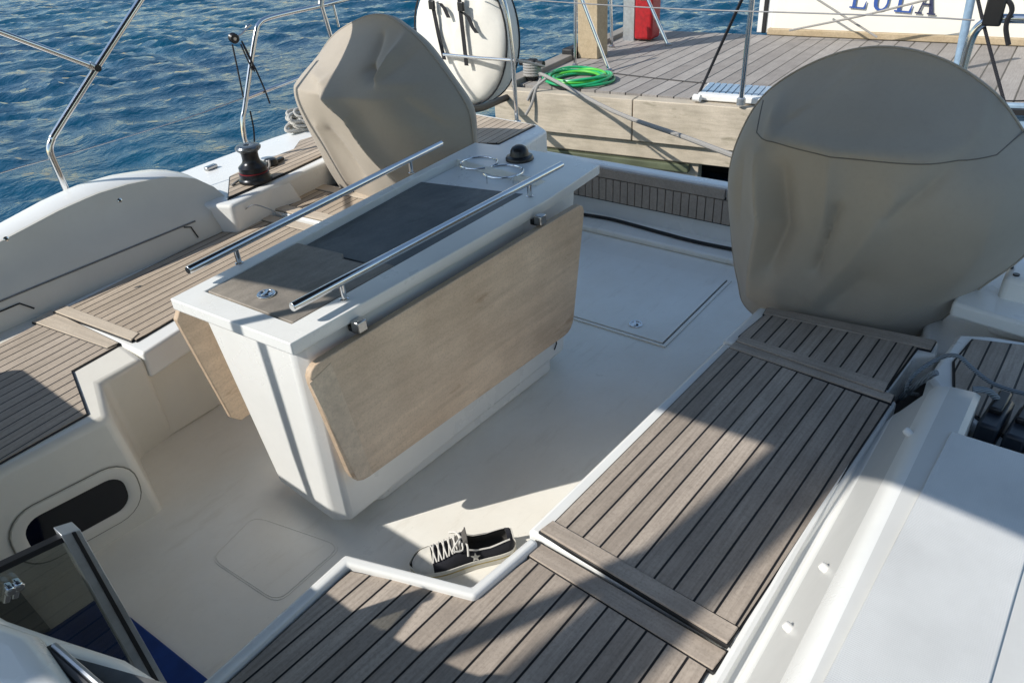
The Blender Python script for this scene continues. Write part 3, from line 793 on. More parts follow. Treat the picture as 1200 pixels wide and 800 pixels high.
# chrome ring cup holder, S-shaped
mb = MB()
ca, cb = at(561, 191, .742), at(590, 201, .742); rr_ = (ca-cb).length/2*.96
pts = []
for i in range(15): a = math.radians(20+i*20); 
dirv = (cb-ca).normalized(); perp = Vector((-dirv.y, dirv.x, 0))
for i in range(13): a = math.pi*(.10+1.9*i/12)*-1; pts.append(ca+dirv*(rr_*math.cos(a))+perp*(rr_*math.sin(a)))
pts2 = []
for i in range(13): a = math.pi*(1-.05-1.6*i/12); pts2.append(cb+dirv*(rr_*math.cos(a))+perp*(rr_*math.sin(a)))
mb.tube(pts, .0042, STEEL, 8); mb.tube(pts2, .0042, STEEL, 8)
for p in (ca-dirv*rr_*.9-perp*.01, cb-dirv*rr_*.1-perp*rr_, cb+dirv*rr_*.9-perp*.01, ca+perp*rr_*-.6-dirv*rr_*.75):
    mb.tube([p, p+Vector((0, 0, -.06))], .003, STEEL, 8)
mb.build('cup_holder', table)
# black compass dome
mb = MB(); p = at(609, 187, ZT)
mb.lathe([(.057, 0), (.057, .010), (.053, .016), (.040, .019), (.038, .026), (.036, .038), (.029, .050), (.016, .058), (.001, .060)], p, BLACK, 32)
mb.build('compass_dome', table)
# hand rails
for (e0, e1, p0, p1) in (((220, 317), (517, 168), (282, 309), (486, 203)), ((342, 360), (658, 193), (404, 351), (623, 231))):
    za = .795
    a, b_ = at(*e0, za), at(*e1, za)
    mb = MB(); mb.tube([a, b_], .0125, STEEL, 18); rail = mb.build('handrail', table, bevel=.002)
    for pp in (p0, p1):
        q = at(*pp, ZT); dd = (b_-a).normalized(); qq = a+dd*((q-a).dot(dd)); 
        mb = MB(); mb.tube([Vector((qq.x, qq.y, ZT-.001)), Vector((qq.x, qq.y, za))], .0085, STEEL, 14)
        mb.lathe([(.013, 0), (.013, .003), (.009, .005)], (qq.x, qq.y, ZT), STEEL, 16); mb.build('rail_post', rail)
# right leaf with hinges
YL = 1.392
def leaf_pts(q, y, k=.055):
    P = [aty(px, py, y) for px, py in q]; out = []
    for i in range(4):
        a, b_, c_ = P[i-1], P[i], P[(i+1) % 4]
        u = off(b_, a, k); w = off(b_, c_, k)
        for t in (0, .25, .5, .75, 1): out.append((1-t)**2*u+2*t*(1-t)*b_+t*t*w)
    return out
mb = MB(); mb.slab(leaf_pts([(358, 434), (686, 236), (671, 387), (417, 570)], YL), (0, .024, 0), LEAF, LEAFE)
leafr = mb.build('table_leaf', table, bevel=.003)
leafr['label'] = 'weathered brown leaf folded down, with dark stains'
LEAFB = woodgrain('leaf_end_board', (.78, .64, .49), (.60, .47, .35), math.radians(90), .5, along=60., across=20.)
mb = MB(); mb.slab([aty(363, 449, YL-.0012), aty(388, 425, YL-.0012), aty(437, 555, YL-.0012), aty(419, 562, YL-.0012)], (0, .0016, 0), LEAFB); mb.build('end_board', leafr)
for px, py in ((421, 381), (633, 257)):
    p = aty(px, py, 1.41); mb = MB(); mb.box(p, (.034, .03, .034), STEELD); mb.box(p+Vector((0, .02, -.012)), (.028, .03, .02), BLACK); mb.build('hinge', leafr, bevel=.004)
mb = MB(); YL2 = 2.015
f0, f1 = aty(204, 366, YL2), aty(277, 496, YL2)
mb.slab([f0+Vector((.02, 0, .0)), f0+Vector((0, 0, -.03)), f1+Vector((-.01, .0, .03)), f1+Vector((.02, 0, 0)), f1+Vector((1.15, .12, 0)), f0+Vector((1.25, .15, 0))], (0, .024, 0), LEAF, LEAFE)
mb.build('table_leaf', table, bevel=.003)
# vertical seam and end strap low on the aft end
mb = MB(); mb.tube([Vector((2.0, 1.4585, .21)), Vector((2.0, 1.4585, .12)), Vector((1.985, 1.4585, .10))], .003, CAULK, 6); mb.build('panel_gap', table)

# ------------------------------------------------------------------ wheel covers
def wheel_cover(outline, ridges, label, seed, yc, zc, zs):
    """outline: list of (y, z) of the widest section at x = XR"""
    XR = 2.42
    root = thing('wheel_cover', label, 'cover', (XR, yc, 0), 'canvas covers over the twin steering wheels')
    O = [Vector((0, y, z)) for y, z in outline]; O = catmull(O, 11, True); n = len(O); K = 64
    ctr = Vector((0, yc, zc))
    def seg_d(p, a, b_):
        ab = b_-a; t = max(0, min(1, (p-a).dot(ab)/ab.length_squared)); return (p-(a+ab*t)).length, t
    RG = []
    for pth, a, w in ridges:
        W = [atx(px, py, 2.2) for px, py in pth]; W = [Vector((0, q.y, q.z)) for q in W]; RG.append((W, a, w))
    def depth(p, s):
        D = .32-.14*max(0, (zs-p.z))/.7
        ztop = 1.225
        if p.z > zs: D *= max(0, 1-((p.z-zs)/(ztop-zs)))**.95
        return D*(1-s**5)
    def folds(y, z, s):
        p = Vector((0, y, z))
        f = .016*noise.noise(Vector((y*3+seed, z*3, seed*1.7)))+.007*noise.noise(Vector((y*7+seed, z*5, seed)))
        for W, a, w in RG:
            best = 9; tt = 0; n_ = len(W)-1
            for q in range(n_):
                d, t = seg_d(p, W[q], W[q+1])
                if d < best: best = d; tt = (q+t)/n_
            f += a*1.25*math.exp(-(best/w)**1.35)*(.35+.65*math.sin(math.pi*min(1, max(0, .15+.7*tt))))
        return f*min(1, (1-s)*6+.10)
    def sof(q):
        v = q-ctr; an = math.atan2(v.z, v.y)
        o_ = min(O, key=lambda p_: abs(math.remainder(math.atan2(p_.z-zc, p_.y-yc)-an, 2*math.pi)))
        return min(1, v.length/max(1e-6, (o_-ctr).length))
    mb = MB(); vs = []; fs = []
    for k in range(K+1):
        s = (k/K)**.8
        for i, p in enumerate(O):
            q = ctr+(p-ctr)*s
            vs.append(Vector((XR-depth(q, s)-folds(q.y, q.z, s), q.y, q.z)))
    for k in range(1, K):
        for i in range(n):
            j = (i+1) % n; fs.append([k*n+i, k*n+j, (k+1)*n+j, (k+1)*n+i])
    cidx = len(vs); vs.append(Vector((XR-depth(ctr, 0)-folds(yc, zc, 0), yc, zc)))
    for i in range(n): fs.append([cidx, n+i, n+(i+1) % n])
    # gusset and back
    back = [.02, .05, .07, .075]
    sc = [1.006, .985, .9, .0]
    base0 = K*n; prev = base0
    for x_, s_ in zip(back, sc):
        st = len(vs)
        for p in O:
            q = ctr+(p-ctr)*s_; vs.append(Vector((XR+x_+.012*noise.noise(q*5), q.y, q.z)))
        for i in range(n):
            j = (i+1) % n; fs.append([prev+i, prev+j, st+j, st+i])
        prev = st
    mb.add(vs, fs, TAUPE)
    body = mb.build('cover_canvas', root, smooth=75)
    # sewn seams: along the front crease and round the rim
    mb = MB()
    ya, yb = min(p.y for p in O)+.10, max(p.y for p in O)-.10
    path = []
    for i in range(41):
        y = ya+(yb-ya)*i/40; t = 2*i/40-1
        z = zs+.002-.010*(1-t*t)+.05*max(0, abs(t)-.85)/.15
        q = Vector((0, y, z)); s = sof(q); path.append(Vector((XR-depth(q, s)-folds(y, z, s)-.001, y, z)))
    if yc < 1:
        mb.tube(path, .0018, TAUPE_S, 6); mb.build('seam', body)
    mb = MB(); mb.tube([Vector((XR+.004, ctr.y+(p.y-ctr.y)*1.006, ctr.z+(p.z-ctr.z)*1.006)) for p in O], .0035, TAUPE, 6, closed=True); mb.build('seam', body)
    # pedestal under the cover
    mb = MB(); mb.prism([(2.32, yc-.12), (2.32, yc+.12), (2.56, yc+.12), (2.56, yc-.12)], 0, .75, GEL); mb.build('pedestal', root, bevel=.03)
    return root
RO = [(.564, 1.21), (.727, 1.166), (.881, 1.056), (.958, .908), (.982, .754), (.95, .533), (.91, .368), (.846, .25), (.60, .18), (.38, .22), (.258, .355), (.162, .522), (.067, .674), (.04, .83), (.09, .945), (.156, 1.009), (.251, 1.105), (.395, 1.185)]
LO_ = [(2.66, 1.228), (2.80, 1.215), (3.013, 1.139), (3.16, 1.04), (3.215, .975), (3.23, .88), (3.205, .74), (3.175, .624), (3.12, .403), (3.0, .25), (2.75, .18), (2.45, .25), (2.26, .48), (2.20, .66), (2.193, .76), (2.21, .87), (2.31, .998), (2.442, 1.125), (2.55, 1.19)]
RR = [([(895, 175), (900, 250), (872, 350)], .050, .034), ([(925, 195), (926, 260), (902, 310)], -.046, .036), ([(985, 180), (978, 240), (968, 290)], .024, .032),
      ([(990, 235), (960, 312)], -.032, .020), ([(1060, 225), (1000, 300), (955, 350)], .032, .05), ([(1010, 325), (965, 365)], -.035, .05), ([(893, 130), (903, 152)], .035, .02),
      ([(925, 138), (960, 110), (992, 80)], .030, .016), ([(915, 150), (950, 118), (975, 96)], -.026, .018), ([(1138, 165), (1146, 115)], .032, .018), ([(1153, 155), (1160, 118)], -.03, .016),
      ([(1168, 160), (1176, 130)], .028, .016), ([(1130, 182), (1090, 215), (1050, 245)], -.022, .025), ([(1180, 220), (1150, 300), (1110, 350)], .02, .05), ([(868, 190), (862, 260)], -.02, .03), ([(905, 153), (1010, 168), (1130, 178)], .014, .016)]
LL = [([(393, 93), (430, 132), (466, 196)], .060, .036), ([(432, 28), (437, 60), (441, 93)], .050, .022), ([(424, 84), (441, 97)], -.05, .014), ([(442, 97), (480, 104), (522, 122)], .022, .022),
      ([(412, 50), (424, 82)], -.028, .022), ([(470, 118), (505, 162)], -.028, .03), ([(490, 112), (528, 150)], .02, .03), ([(364, 84), (392, 93)], .024, .018), ([(396, 150), (428, 205)], -.022, .026), ([(384, 145), (408, 212)], .014, .022), ([(455, 60), (447, 92)], -.02, .02)]
wheel_cover(RO, RR, 'large taupe canvas cover on the wheel behind the teak bench with a step', 2.3, .52, .72, .985)
wheel_cover(LO_, LL, 'partly sunlit taupe canvas cover on the wheel beyond the cockpit table', 7.1, 2.72, .74, .94)

# ------------------------------------------------------------------ winch on the left deck
w = at(300, 211, ZD+.012); wz = w.z
winch = thing('winch', 'black two-speed winch with red line on teak side deck', 'winch', w)
mb = MB(); mb.lathe([(.078, 0), (.078, .012), (.072, .018), (.070, .022), (.070, .038), (.0655, .041)], w, WINCHM, 40)
mb.build('winch_base', winch)
mb = MB(); mb.lathe([(.0665, .0405), (.0675, .041), (.0675, .0445), (.0665, .045)], w, plain('dark_red', (.2, .012, .02), .4), 40); mb.build('red_ring', winch)
mb = MB(); mb.lathe([(.066, .048), (.066, .070), (.052, .082), (.042, .092), (.039, .105), (.039, .130), (.043, .142), (.045, .146)], w, WINCHM, 40); mb.build('drum', winch)
mb = MB(); mb.lathe([(.050, .144), (.058, .152), (.060, .160), (.054, .168), (.040, .172), (.020, .170), (.014, .164), (.001, .164)], w, plain('winch_cap', (.16, .18, .2), .25, .7), 40)
mb.build('self_tailing_top', winch)
p = at(318, 193, ZD+.012)
wb = thing('deck_organiser', 'small black round fitting beside the winch', 'deck fitting', p)
mb = MB(); mb.lathe([(.035, 0), (.035, .02), (.028, .03), (.012, .034), (.001, .034)], p, BLACK, 24); mb.build('round_body', wb)
mb = MB(); mb.box(p+Vector((.05, .01, .008)), (.07, .03, .016), BLACK, .3); mb.build('foot', wb, bevel=.004)
mb = MB(); mb.tube([p+Vector((-.02, -.02, .03)), p+Vector((-.06, -.05, .0)), p+Vector((-.22, -.08, .01)), p+Vector((-.3, -.1, .0))], .006, ROPEG, 8, 6)
one('control_line', mb, 'grey control line lying on the left side deck beside the winch', 'rope')

# ------------------------------------------------------------------ stainless work
RT = .0125
YP = 3.46
pr = thing('pushpit_rail', 'polished steel stern rail left of the wheel cover with two bars', 'rail', (2.1, YP, ZD))
P = lambda x, y: aty(x, y, YP)
mb = MB(); mb.tube([P(289, 172), P(286, 160), P(284.5, 140), P(287, 125), P(294, 75), P(300, 38), P(304, 28), P(313, 22), P(340, 15), P(376, 7), P(410, -2), P(430, -8), P(445, -12)], RT, STEEL, 14, 5); mb.build('top_bar', pr)
mb = MB(); mb.tube([P(287, 116), P(360, 88), P(400, 74)], .010, STEEL, 12); mb.build('lower_bar', pr)
mb = MB(); mb.tube([P(376, 5), P(391, 55), P(410, 110)], RT, STEEL, 12); mb.build('post', pr)
mb = MB(); mb.lathe([(.026, 0), (.026, .006), (.015, .010)], P(289, 174), STEEL, 18); mb.build('foot', pr)
mb = MB(); mb.tube([P(389, 0), P(397, 32)], .006, STEEL, 8); mb.build('brace', pr)
pc2 = P(376, 4); mb = MB(); mb.lathe([(.017, -.02), (.017, .02)], pc2, STEELD, 14, (0.4, 0, 1)); mb.tube([pc2, pc2+Vector((-.02, -.01, .05))], .008, STEELD, 8); mb.build('clamp', pr)
# stern part that carries the raft
XS = 3.38
q = lambda x, y: atx(x, y, XS)
pr2 = thing('stern_rail', 'steel stern rail carrying the round white raft bag', 'rail', (XS, 2.7, ZD))
mb = MB(); mb.tube([q(606, 142), q(603, 100), q(600, 60), q(595, 20), q(588, -5), q(580, -14), q(560, -18), q(480, -30)], RT, STEEL, 14, 5); mb.build('top_bar', pr2)
mb = MB(); mb.tube([q(520, 64), q(560, 68), q(603, 71)], .010, STEEL, 12); mb.build('lower_bar', pr2)
mb = MB(); mb.lathe([(.024, 0), (.024, .006), (.014, .010)], q(606, 143), STEEL, 18); mb.build('foot', pr2)
# tackle on the gate of the life lines
tk0 = P(274, 45)
bt = thing('block_and_tackle', 'small black pulley block with tied black cords on the rail', 'tackle', tk0)
mb = MB(); mb.lathe([(.001, -.018), (.02, -.018), (.024, -.012), (.018, 0), (.024, .012), (.02, .018), (.001, .018)], tk0, BLACK, 20, (.3, 1, .1)); mb.lathe([(.008, -.02), (.008, .021), (.001, .021)], tk0, STEELD, 12, (.3, 1, .1)); mb.build('pulley', bt)
mb = MB(); mb.tube([tk0, P(283, 40), P(290, 32)], .005, STEELD, 8); mb.lathe([(.001, -.02), (.008, -.012), (.008, .012), (.001, .02)], P(291, 31), STEELD, 12, (1, 0, .3)); mb.build('shackle', bt)
cords = [[(270, 52), (276, 80), (283, 114)], [(280, 52), (287, 68), (294, 82)], [(281, 48), (290, 68), (297, 80), (308, 105), (314, 121)], [(283, 52), (292, 70), (296, 84)], [(291, 130), (295, 150), (296, 166)]]
for cpts in cords:
    mb = MB(); mb.tube([P(a, b_)+Vector((0, -.016, 0)) for a, b_ in cpts], .0042, ROPEK, 8, 4); mb.build('cord', bt)
mb = MB(); mb.tube([aty(-80, 235, 3.46), aty(0, 203, 3.46), aty(100, 175, 3.46), aty(220, 138, 3.46), P(285, 115)], .003, STEELD, 8, 4)
one('life_line', mb, 'thin steel lower life line leading forward above the water', 'wire')
# bimini (sun awning) with its steel legs; the canopy is above the picture
bim = thing('bimini', 'steel tube awning frame rising from the left coaming', 'awning', (1.1, 3.3, .6))
YB = 3.3; q = lambda x, y: aty(x, y, YB)
mb = MB(); mb.tube([q(80, 228), q(66, 196), q(60, 182), q(58.5, 173), q(61, 164), q(66, 154), q(113, 80), q(165, 0), q(190, -38)], RT*1.08, STEEL, 14, 5); mb.build('leg', bim)
mb = MB(); mb.tube([q(115, 82), q(104, 76)], RT*1.25, STEELD, 14); mb.tube([q(108, 78), q(0, 38), q(-80, 8)], RT, STEEL, 14); mb.lathe([(.014, -.016), (.014, .016)], q(113, 80), BLACK, 12, (0, 1, 0)); mb.build('strut', bim)
def canopy(x0, x1, y0, y1, zc, zs, name, parent, mat):
    mb = MB(); vs = []; fs = []; NX, NY = 10, 24
    for i in range(NX+1):
        for j in range(NY+1):
            u = i/NX; v = 2*j/NY-1
            z = zs+(zc-zs)*(1-abs(v)**2.4); bow = .06*(1-v*v)
            vs.append((x0-.10*(v+1)*(1-u)+(x1-x0)*u, (y0+y1)/2+(y1-y0)/2*v, z-.03*math.sin(math.pi*u*2)**2))
    for i in range(NX):
        for j in range(NY):
            a = i*(NY+1)+j; fs.append([a, a+NY+1, a+NY+2, a+1])
    mb.add(vs, fs, mat); return mb.build(name, parent, smooth=80)
canopy(-.10, 2.0, -.05, 3.22, 1.98, 1.72, 'canopy', bim, NAVY)
for xx in (-.10, 2.0):
    mb = MB(); mb.tube([(xx-(.10*(v/12+1) if xx < 0 else 0), 1.585+1.635*v/12, 1.705+.26*(1-abs(v/12)**2.4)) for v in range(-12, 13)], RT, STEEL, 10); mb.build('bow', bim)
mb = MB(); mb.tube([(-.15, 2.2, .88), (-.15, 2.2, 1.93)], .019, STEEL, 12); mb.build('post', bim)
# boom with furled sail above the cockpit, out of the picture, casts the long soft shadow
bo = thing('boom', 'boom with stowed sail above the cockpit', 'boom', (0, 1.6, 2.5))
mb = MB(); mb.tube([(-4.0, 2.29, 2.5), (.35, 1.42, 2.5)], .088, WHITEP, 18); mb.build('spar', bo)
ma, mb_ = at(800, 640, .42), at(450, 790, .42)
mb = MB(); mb.tube([ma+Vector((-1.10, .64, 1.0))*2.0, mb_+Vector((-1.10, .64, 1.0))*1.0], .024, ROPEK, 10); mb.build('mainsheet', bo)

# right stern rail
XQ = 3.3; q = lambda x, y: atx(x, y, XQ)
rr2 = thing('stern_rail', 'dark steel corner rail with black strap behind the nearer wheel cover', 'rail', (XQ, .3, ZD))
mb = MB(); mb.tube([q(1118, 120), q(1128, 82), q(1136, 52), q(1142, 38), q(1150, 29), q(1162, 23), q(1180, 22), q(1230, 23)], .016, STEEL, 14, 5); mb.build('top_bar', rr2)
st_ = thing('strap', 'black webbing strap buckled round the stern rail corner', 'strap', q(1165, 22))
mb = MB()
for pth in ([(1163, -6), (1166, 10), (1167, 24)], [(1168, -6), (1171, 10), (1171, 24)], [(1172, -4), (1184, 2), (1187, 12), (1182, 22), (1180, 34), (1183, 52)]):
    mb.tube([q(a, b_)+Vector((-.02, 0, 0)) for a, b_ in pth], .009, STRAP, 6, 4)
mb.build('webbing', st_)
mb = MB(); mb.box(q(1167, 12)+Vector((-.025, 0, 0)), (.02, .06, .10), BLACK); mb.build('buckle', st_, bevel=.006)
mb = MB(); mb.tube([q(1144, -8), q(1158, 50), q(1178, 124)], .006, ROPEK, 8, 4)
one('backstay_line', mb, 'taut black rope running down behind the nearer wheel cover at the far right', 'rope')
# fender / seat end behind the right cover
fd = thing('corner_seat', 'blue grey corner seat with dark edge at the right stern', 'seat', q(1185, 140))
mb = MB(); mb.slab([q(1120, 118), q(1215, 122), q(1230, 140), q(1140, 136)], (0.10, 0, -.02), BLUEP); mb.build('seat_top', fd, bevel=.01)
mb = MB(); mb.slab([q(1122, 124), q(1220, 128), q(1225, 134), q(1130, 131)], (-.03, 0, 0), RUB); mb.build('edge_strip', fd)
mb = MB(); mb.slab([q(1150, 134), q(1225, 138), q(1225, 200), q(1190, 185)], (0.06, 0, 0), BLUEP); mb.build('support', fd, bevel=.01)

# ------------------------------------------------------------------ round raft bag on the stern rail
XR_ = 3.46
raft = thing('raft_bag', 'round cream raft bag with black piping strapped to the stern rail', 'bag', atx(548, 60, XR_))
cy, cz, rad = 3.17, .945, .385
rim = []
for i in range(48):
    a = 2*math.pi*i/48; k = .97+.02*math.sin(3*a+1); rim.append((cy+rad*.98*k*math.cos(a), cz+rad*1.03*k*math.sin(a)))
mb = MB(); vs = []; fs = []; n = 48
prof = [(.0, -.055), (.25, -.052), (.5, -.045), (.75, -.03), (.9, -.012), (.975, .01), (1.0, .03), (1.015, .06), (1.015, .10), (1.0, .13), (.9, .15), (.0, .16)]
for s, dx in prof:
    for i, (y, z) in enumerate(rim):
        yy, zz = cy+(y-cy)*s, cz+(z-cz)*s
        f = .010*noise.noise(Vector((yy*7, zz*2.2, 3)))+.006*math.sin(yy*42+2*math.sin(zz*6))*(1 if .2 < s < 1.03 else 0)
        vs.append((XR_+dx+f+.12*(zz-cz)*0, yy, zz))
for k in range(len(prof)-1):
    for i in range(n): fs.append([k*n+i, k*n+(i+1) % n, (k+1)*n+(i+1) % n, (k+1)*n+i])
mb.add(vs, fs, CREAMC); mb.build('bag_body', raft, smooth=60)
for dx, kk in ((.012, 1.0), (.128, 1.005)):
    mb = MB(); mb.tube([(XR_+dx-.004, cy+(y-cy)*(kk+.002), cz+(z-cz)*(kk+.002)) for y, z in rim], .0055, PIP, 8, closed=True); mb.build('piping', raft)
for pth in ([(504, -4), (508, 10), (514, 40), (521, 70)], [(538, -6), (540, 15), (544, 50), (547, 77)], [(505, 3), (516, 4), (521, 10), (526, 21)], [(541, 14), (549, 20), (554, 32), (559, 39)]):
    mb = MB(); W = [atx(a, b_, XR_-.075) for a, b_ in pth]
    for a, b_ in zip(W, W[1:]):
        mb.slab([a+Vector((0, .014, 0)), a-Vector((0, .014, 0)), b_-Vector((0, .014, 0)), b_+Vector((0, .014, 0))], (-.004, 0, 0), STRAP)
    mb.build('strap', raft)
for px, py in ((506, 6), (540, 8)):
    mb = MB(); mb.box(atx(px, py, XR_-.085), (.016, .045, .05), BLACK); mb.build('buckle', raft, bevel=.005)

# ------------------------------------------------------------------ ropes on the yacht
mb = MB(); cpt = at(350, 150, ZD+.015); random.seed(8)
loops = []
for k in range(13):
    a0 = random.uniform(-.5, 1.2); ra, rb = random.uniform(.045, .085), random.uniform(.02, .045); ch = Vector((random.uniform(-.035, .035), random.uniform(-.03, .03), .0+.007*k))
    tilt = random.uniform(-.5, .5)
    for i in range(10):
        a = 2*math.pi*i/10; loops.append(cpt+ch+Vector((ra*math.cos(a)*math.cos(a0)-rb*math.sin(a)*math.sin(a0), ra*math.cos(a)*math.sin(a0)+rb*math.sin(a)*math.cos(a0), .018*math.sin(a+tilt))))
mb.tube(loops, .0085, ROPEW, 8, 4)
one('rope_coil', mb, 'pale rope coiled in a heap on the left deck edge', 'rope')
mb = MB(); pts = [at(1075, 462, .34), at(1062, 458, .44), at(1070, 440, .5), at(1100, 420, .54), at(1122, 417, .57), at(1140, 432, .55), at(1165, 450, .53), at(1205, 462, .525), at(1240, 465, .52)]
mb.tube(pts, .0055, ROPEB, 8, 6)
one('sheet_rope', mb, 'grey rope from the locker gap over the end of the right coaming', 'rope')
mb = MB(); pts = [at(1056, 466, .37), at(1072, 452, .47), at(1090, 440, .56), at(1098, 436, .58)]
mb.tube(pts, .008, ROPEB, 8, 6)
one('rope_tail', mb, 'short grey rope tail hanging in the dark gap beside the bench', 'rope')
mb = MB(); pts = [at(1140, 456, .60), at(1158, 458, .60), at(1170, 470, .57), at(1175, 484, .54)]
mb.tube(pts, .008, ROPEB, 8, 6)
one('sheet_rope', mb, 'grey rope looping into the dark clutch block on the right deck', 'rope')
cl = thing('rope_clutch', 'dark blue rope clutch block behind the right coaming end', 'clutch', at(1172, 492, .53))
for i in range(3):
    p = at(1172, 490, .53)+Vector((-.03-.012*i, -.055*i+.01, .0)); mb = MB(); mb.box(p, (.14, .045, .07), plain('clutch_black', (.02, .025, .035), .35), -.1); mb.build('clutch_body', cl, bevel=.008)
    mb = MB(); mb.box(p+Vector((.03, 0, .042)), (.09, .028, .018), BLACK, -.1); mb.build('lever', cl, bevel=.005)
mb = MB(); pts = [at(640, 240, .105), at(690, 246, .105), at(725, 249, .106), at(745, 254, .105), at(800, 262, .105), at(852, 271, .105), at(900, 280, .105)]
pts = [Vector(p+(.046,)) for p in ((3.33, 2.55), (3.345, 2.3), (3.37, 2.08), (3.365, 1.95), (3.34, 1.7), (3.325, 1.5), (3.335, 1.25), (3.35, .9))]
mb.tube(pts, .010, RUB, 8, 6)
one('cable', mb, 'black cable lying across the aft cockpit floor', 'cable')

# ------------------------------------------------------------------ shoe on the cockpit floor
heel, toe = at(603, 643, 0), at(486, 669, 0)
L = .305; ax_ = (toe-heel).normalized(); toe = heel+ax_*L; sd = Vector((-ax_.y, ax_.x, 0))
shoe = thing('sneaker', 'black canvas low sneaker with white toe cap, laces and star', 'shoe', heel)
def hw(t): # half width
    return .030+.008*math.sin(min(1, t/.25)*math.pi/2)+.014*math.exp(-((t-.72)/.22)**2)-.034*max(0, (t-.86)/.14)**2.2-.012*max(0, (.06-t)/.06)**2
def hh(t): # top height of upper
    tab = [(0, .070), (.03, .082), (.1, .080), (.25, .068), (.38, .070), (.46, .084), (.52, .082), (.6, .072), (.7, .060), (.8, .050), (.9, .044), (.97, .034), (1, .024)]
    for (a, b_), (c_, d_) in zip(tab, tab[1:]):
        if a <= t <= c_: return b_+(d_-b_)*(t-a)/(c_-a)
    return .024
def sp(t, f, k=1., dz=0.):
    a = math.pi*f; w = hw(t)*k; z0 = .022; top_ = hh(t)
    y = w*math.copysign(abs(math.cos(a))**.75, math.cos(a)); z = z0+(top_-z0)*abs(math.sin(a))**.8*k+dz
    return heel+ax_*(L*t)+sd*y+Vector((0, 0, z))
NT, NP = 48, 20
def upper(mat_f, k, dz, inside=False):
    mb = MB(); vs = [sp(.012+.976*i/NT, j/NP, k, dz) for i in range(NT+1) for j in range(NP+1)]
    for i in range(NT):
        for j in range(NP):
            t = (i+.5)/NT; f = (j+.5)/NP
            if .06 < t < .47 and .27 < f < .73: continue
            mm = mat_f(t, f); a = i*(NP+1)+j
            mb.add([vs[a], vs[a+NP+1], vs[a+NP+2], vs[a+1]], [[0, 1, 2, 3]], mm)
    return mb
mb = upper(lambda t, f: SHOEC, 1., 0); mb.build('canvas_upper', shoe, smooth=50)
mb = upper(lambda t, f: LINING, .93, -.001); mb.build('lining', shoe, smooth=50)
mb = MB(); vs = []; fs = []
cap_t = [.80+.19*i/12 for i in range(13)]
for t in cap_t:
    for j in range(NP+1): vs.append(sp(t, j/NP, 1.03, .001))
for i in range(12):
    for j in range(NP): a = i*(NP+1)+j; fs.append([a, a+NP+1, a+NP+2, a+1])
mb.add(vs, fs, SHOEW); mb.build('toe_cap', shoe, smooth=60)
mb = MB(); ring = []
for i in range(60):
    u = i/60
    t = .5-.5*math.cos(2*math.pi*u); s = 1 if u < .5 else -1
    ring.append((t, s))
def solepath(k, z): return [heel+ax_*(L*(.5+(t-.5)*1.03))+sd*(s*(hw(min(.985, max(.015, t)))+.005)*k*math.sqrt(max(0, 1-(2*t-1)**14)))+Vector((0, 0, z)) for t, s in ring]
n = 60; rings = [solepath(.98, .001), solepath(1., .004), solepath(1., .017)]
mb.add([p for r_ in rings for p in r_], [[k*n+i, k*n+(i+1) % n, (k+1)*n+(i+1) % n, (k+1)*n+i] for k in range(2) for i in range(n)], SHOEW)
rings = [solepath(1.0, .017), solepath(1.012, .0175), solepath(1.012, .020), solepath(.99, .0215)]
mb.add([p for r_ in rings for p in r_], [[k*n+i, k*n+(i+1) % n, (k+1)*n+(i+1) % n, (k+1)*n+i] for k in range(3) for i in range(n)], TAN)
rings = [solepath(.99, .0215), solepath(1.0, .025), solepath(.99, .033), solepath(.95, .034)]
mb.add([p for r_ in rings for p in r_], [[k*n+i, k*n+(i+1) % n, (k+1)*n+(i+1) % n, (k+1)*n+i] for k in range(3) for i in range(n)], SHOEW)
mb.add(solepath(.98, .001), [list(range(n))], SHOEW); mb.add(solepath(.93, .026), [list(range(n))], LINING)
mb.build('sole', shoe, smooth=50)
mb = MB()
for i in range(6):
    t = .50+.052*i
    for (fa, fb, dt) in ((.30, .70, .035), (.70, .30, .035)):
        pts = [sp(t+dt*(k/6), fa+(fb-fa)*k/6, 1.02, .006+.004*math.sin(math.pi*k/6)) for k in range(7)]
        mb.tube(pts, .0021, LACE, 6)
# bow and loose ends
b0 = sp(.50, .5, 1.03, .008)
for s in (-1, 1):
    mb.tube([b0, b0+sd*s*.018+ax_*.012+Vector((0, 0, .008)), b0+sd*s*.036+ax_*.03+Vector((0, 0, -.006)), b0+sd*s*.036+ax_*.004+Vector((0, 0, -.012)), b0+sd*s*.02], .0028, LACE, 6, 5)
    mb.tube([b0, b0+sd*s*.028-ax_*.012+Vector((0, 0, -.002)), b0+sd*s*.046-ax_*.01*s+Vector((0, 0, -.03))], .0028, LACE, 6, 5)
mb.build('laces', shoe)
mb = MB(); tg = [sp(.49, .32, .98), sp(.49, .5, .98), sp(.49, .68, .98)]
vs = []
for k, (dz, dx) in enumerate(((0, .03), (.012, .0), (.028, -.012), (.034, -.013))):
    for j in range(7):
        f = .30+.40*j/6; p = sp(.5, f, .97)+ax_*(dx)+Vector((0, 0, dz-(.008 if j in (0, 6) else 0))); vs.append(p)
mb.add(vs, [[k*7+j, k*7+j+1, (k+1)*7+j+1, (k+1)*7+j] for k in range(3) for j in range(6)], plain('tongue_grey', (.10, .095, .09), .9)); o = mb.build('tongue', shoe); s_ = o.modifiers.new('t', 'SOLIDIFY'); s_.thickness = .003
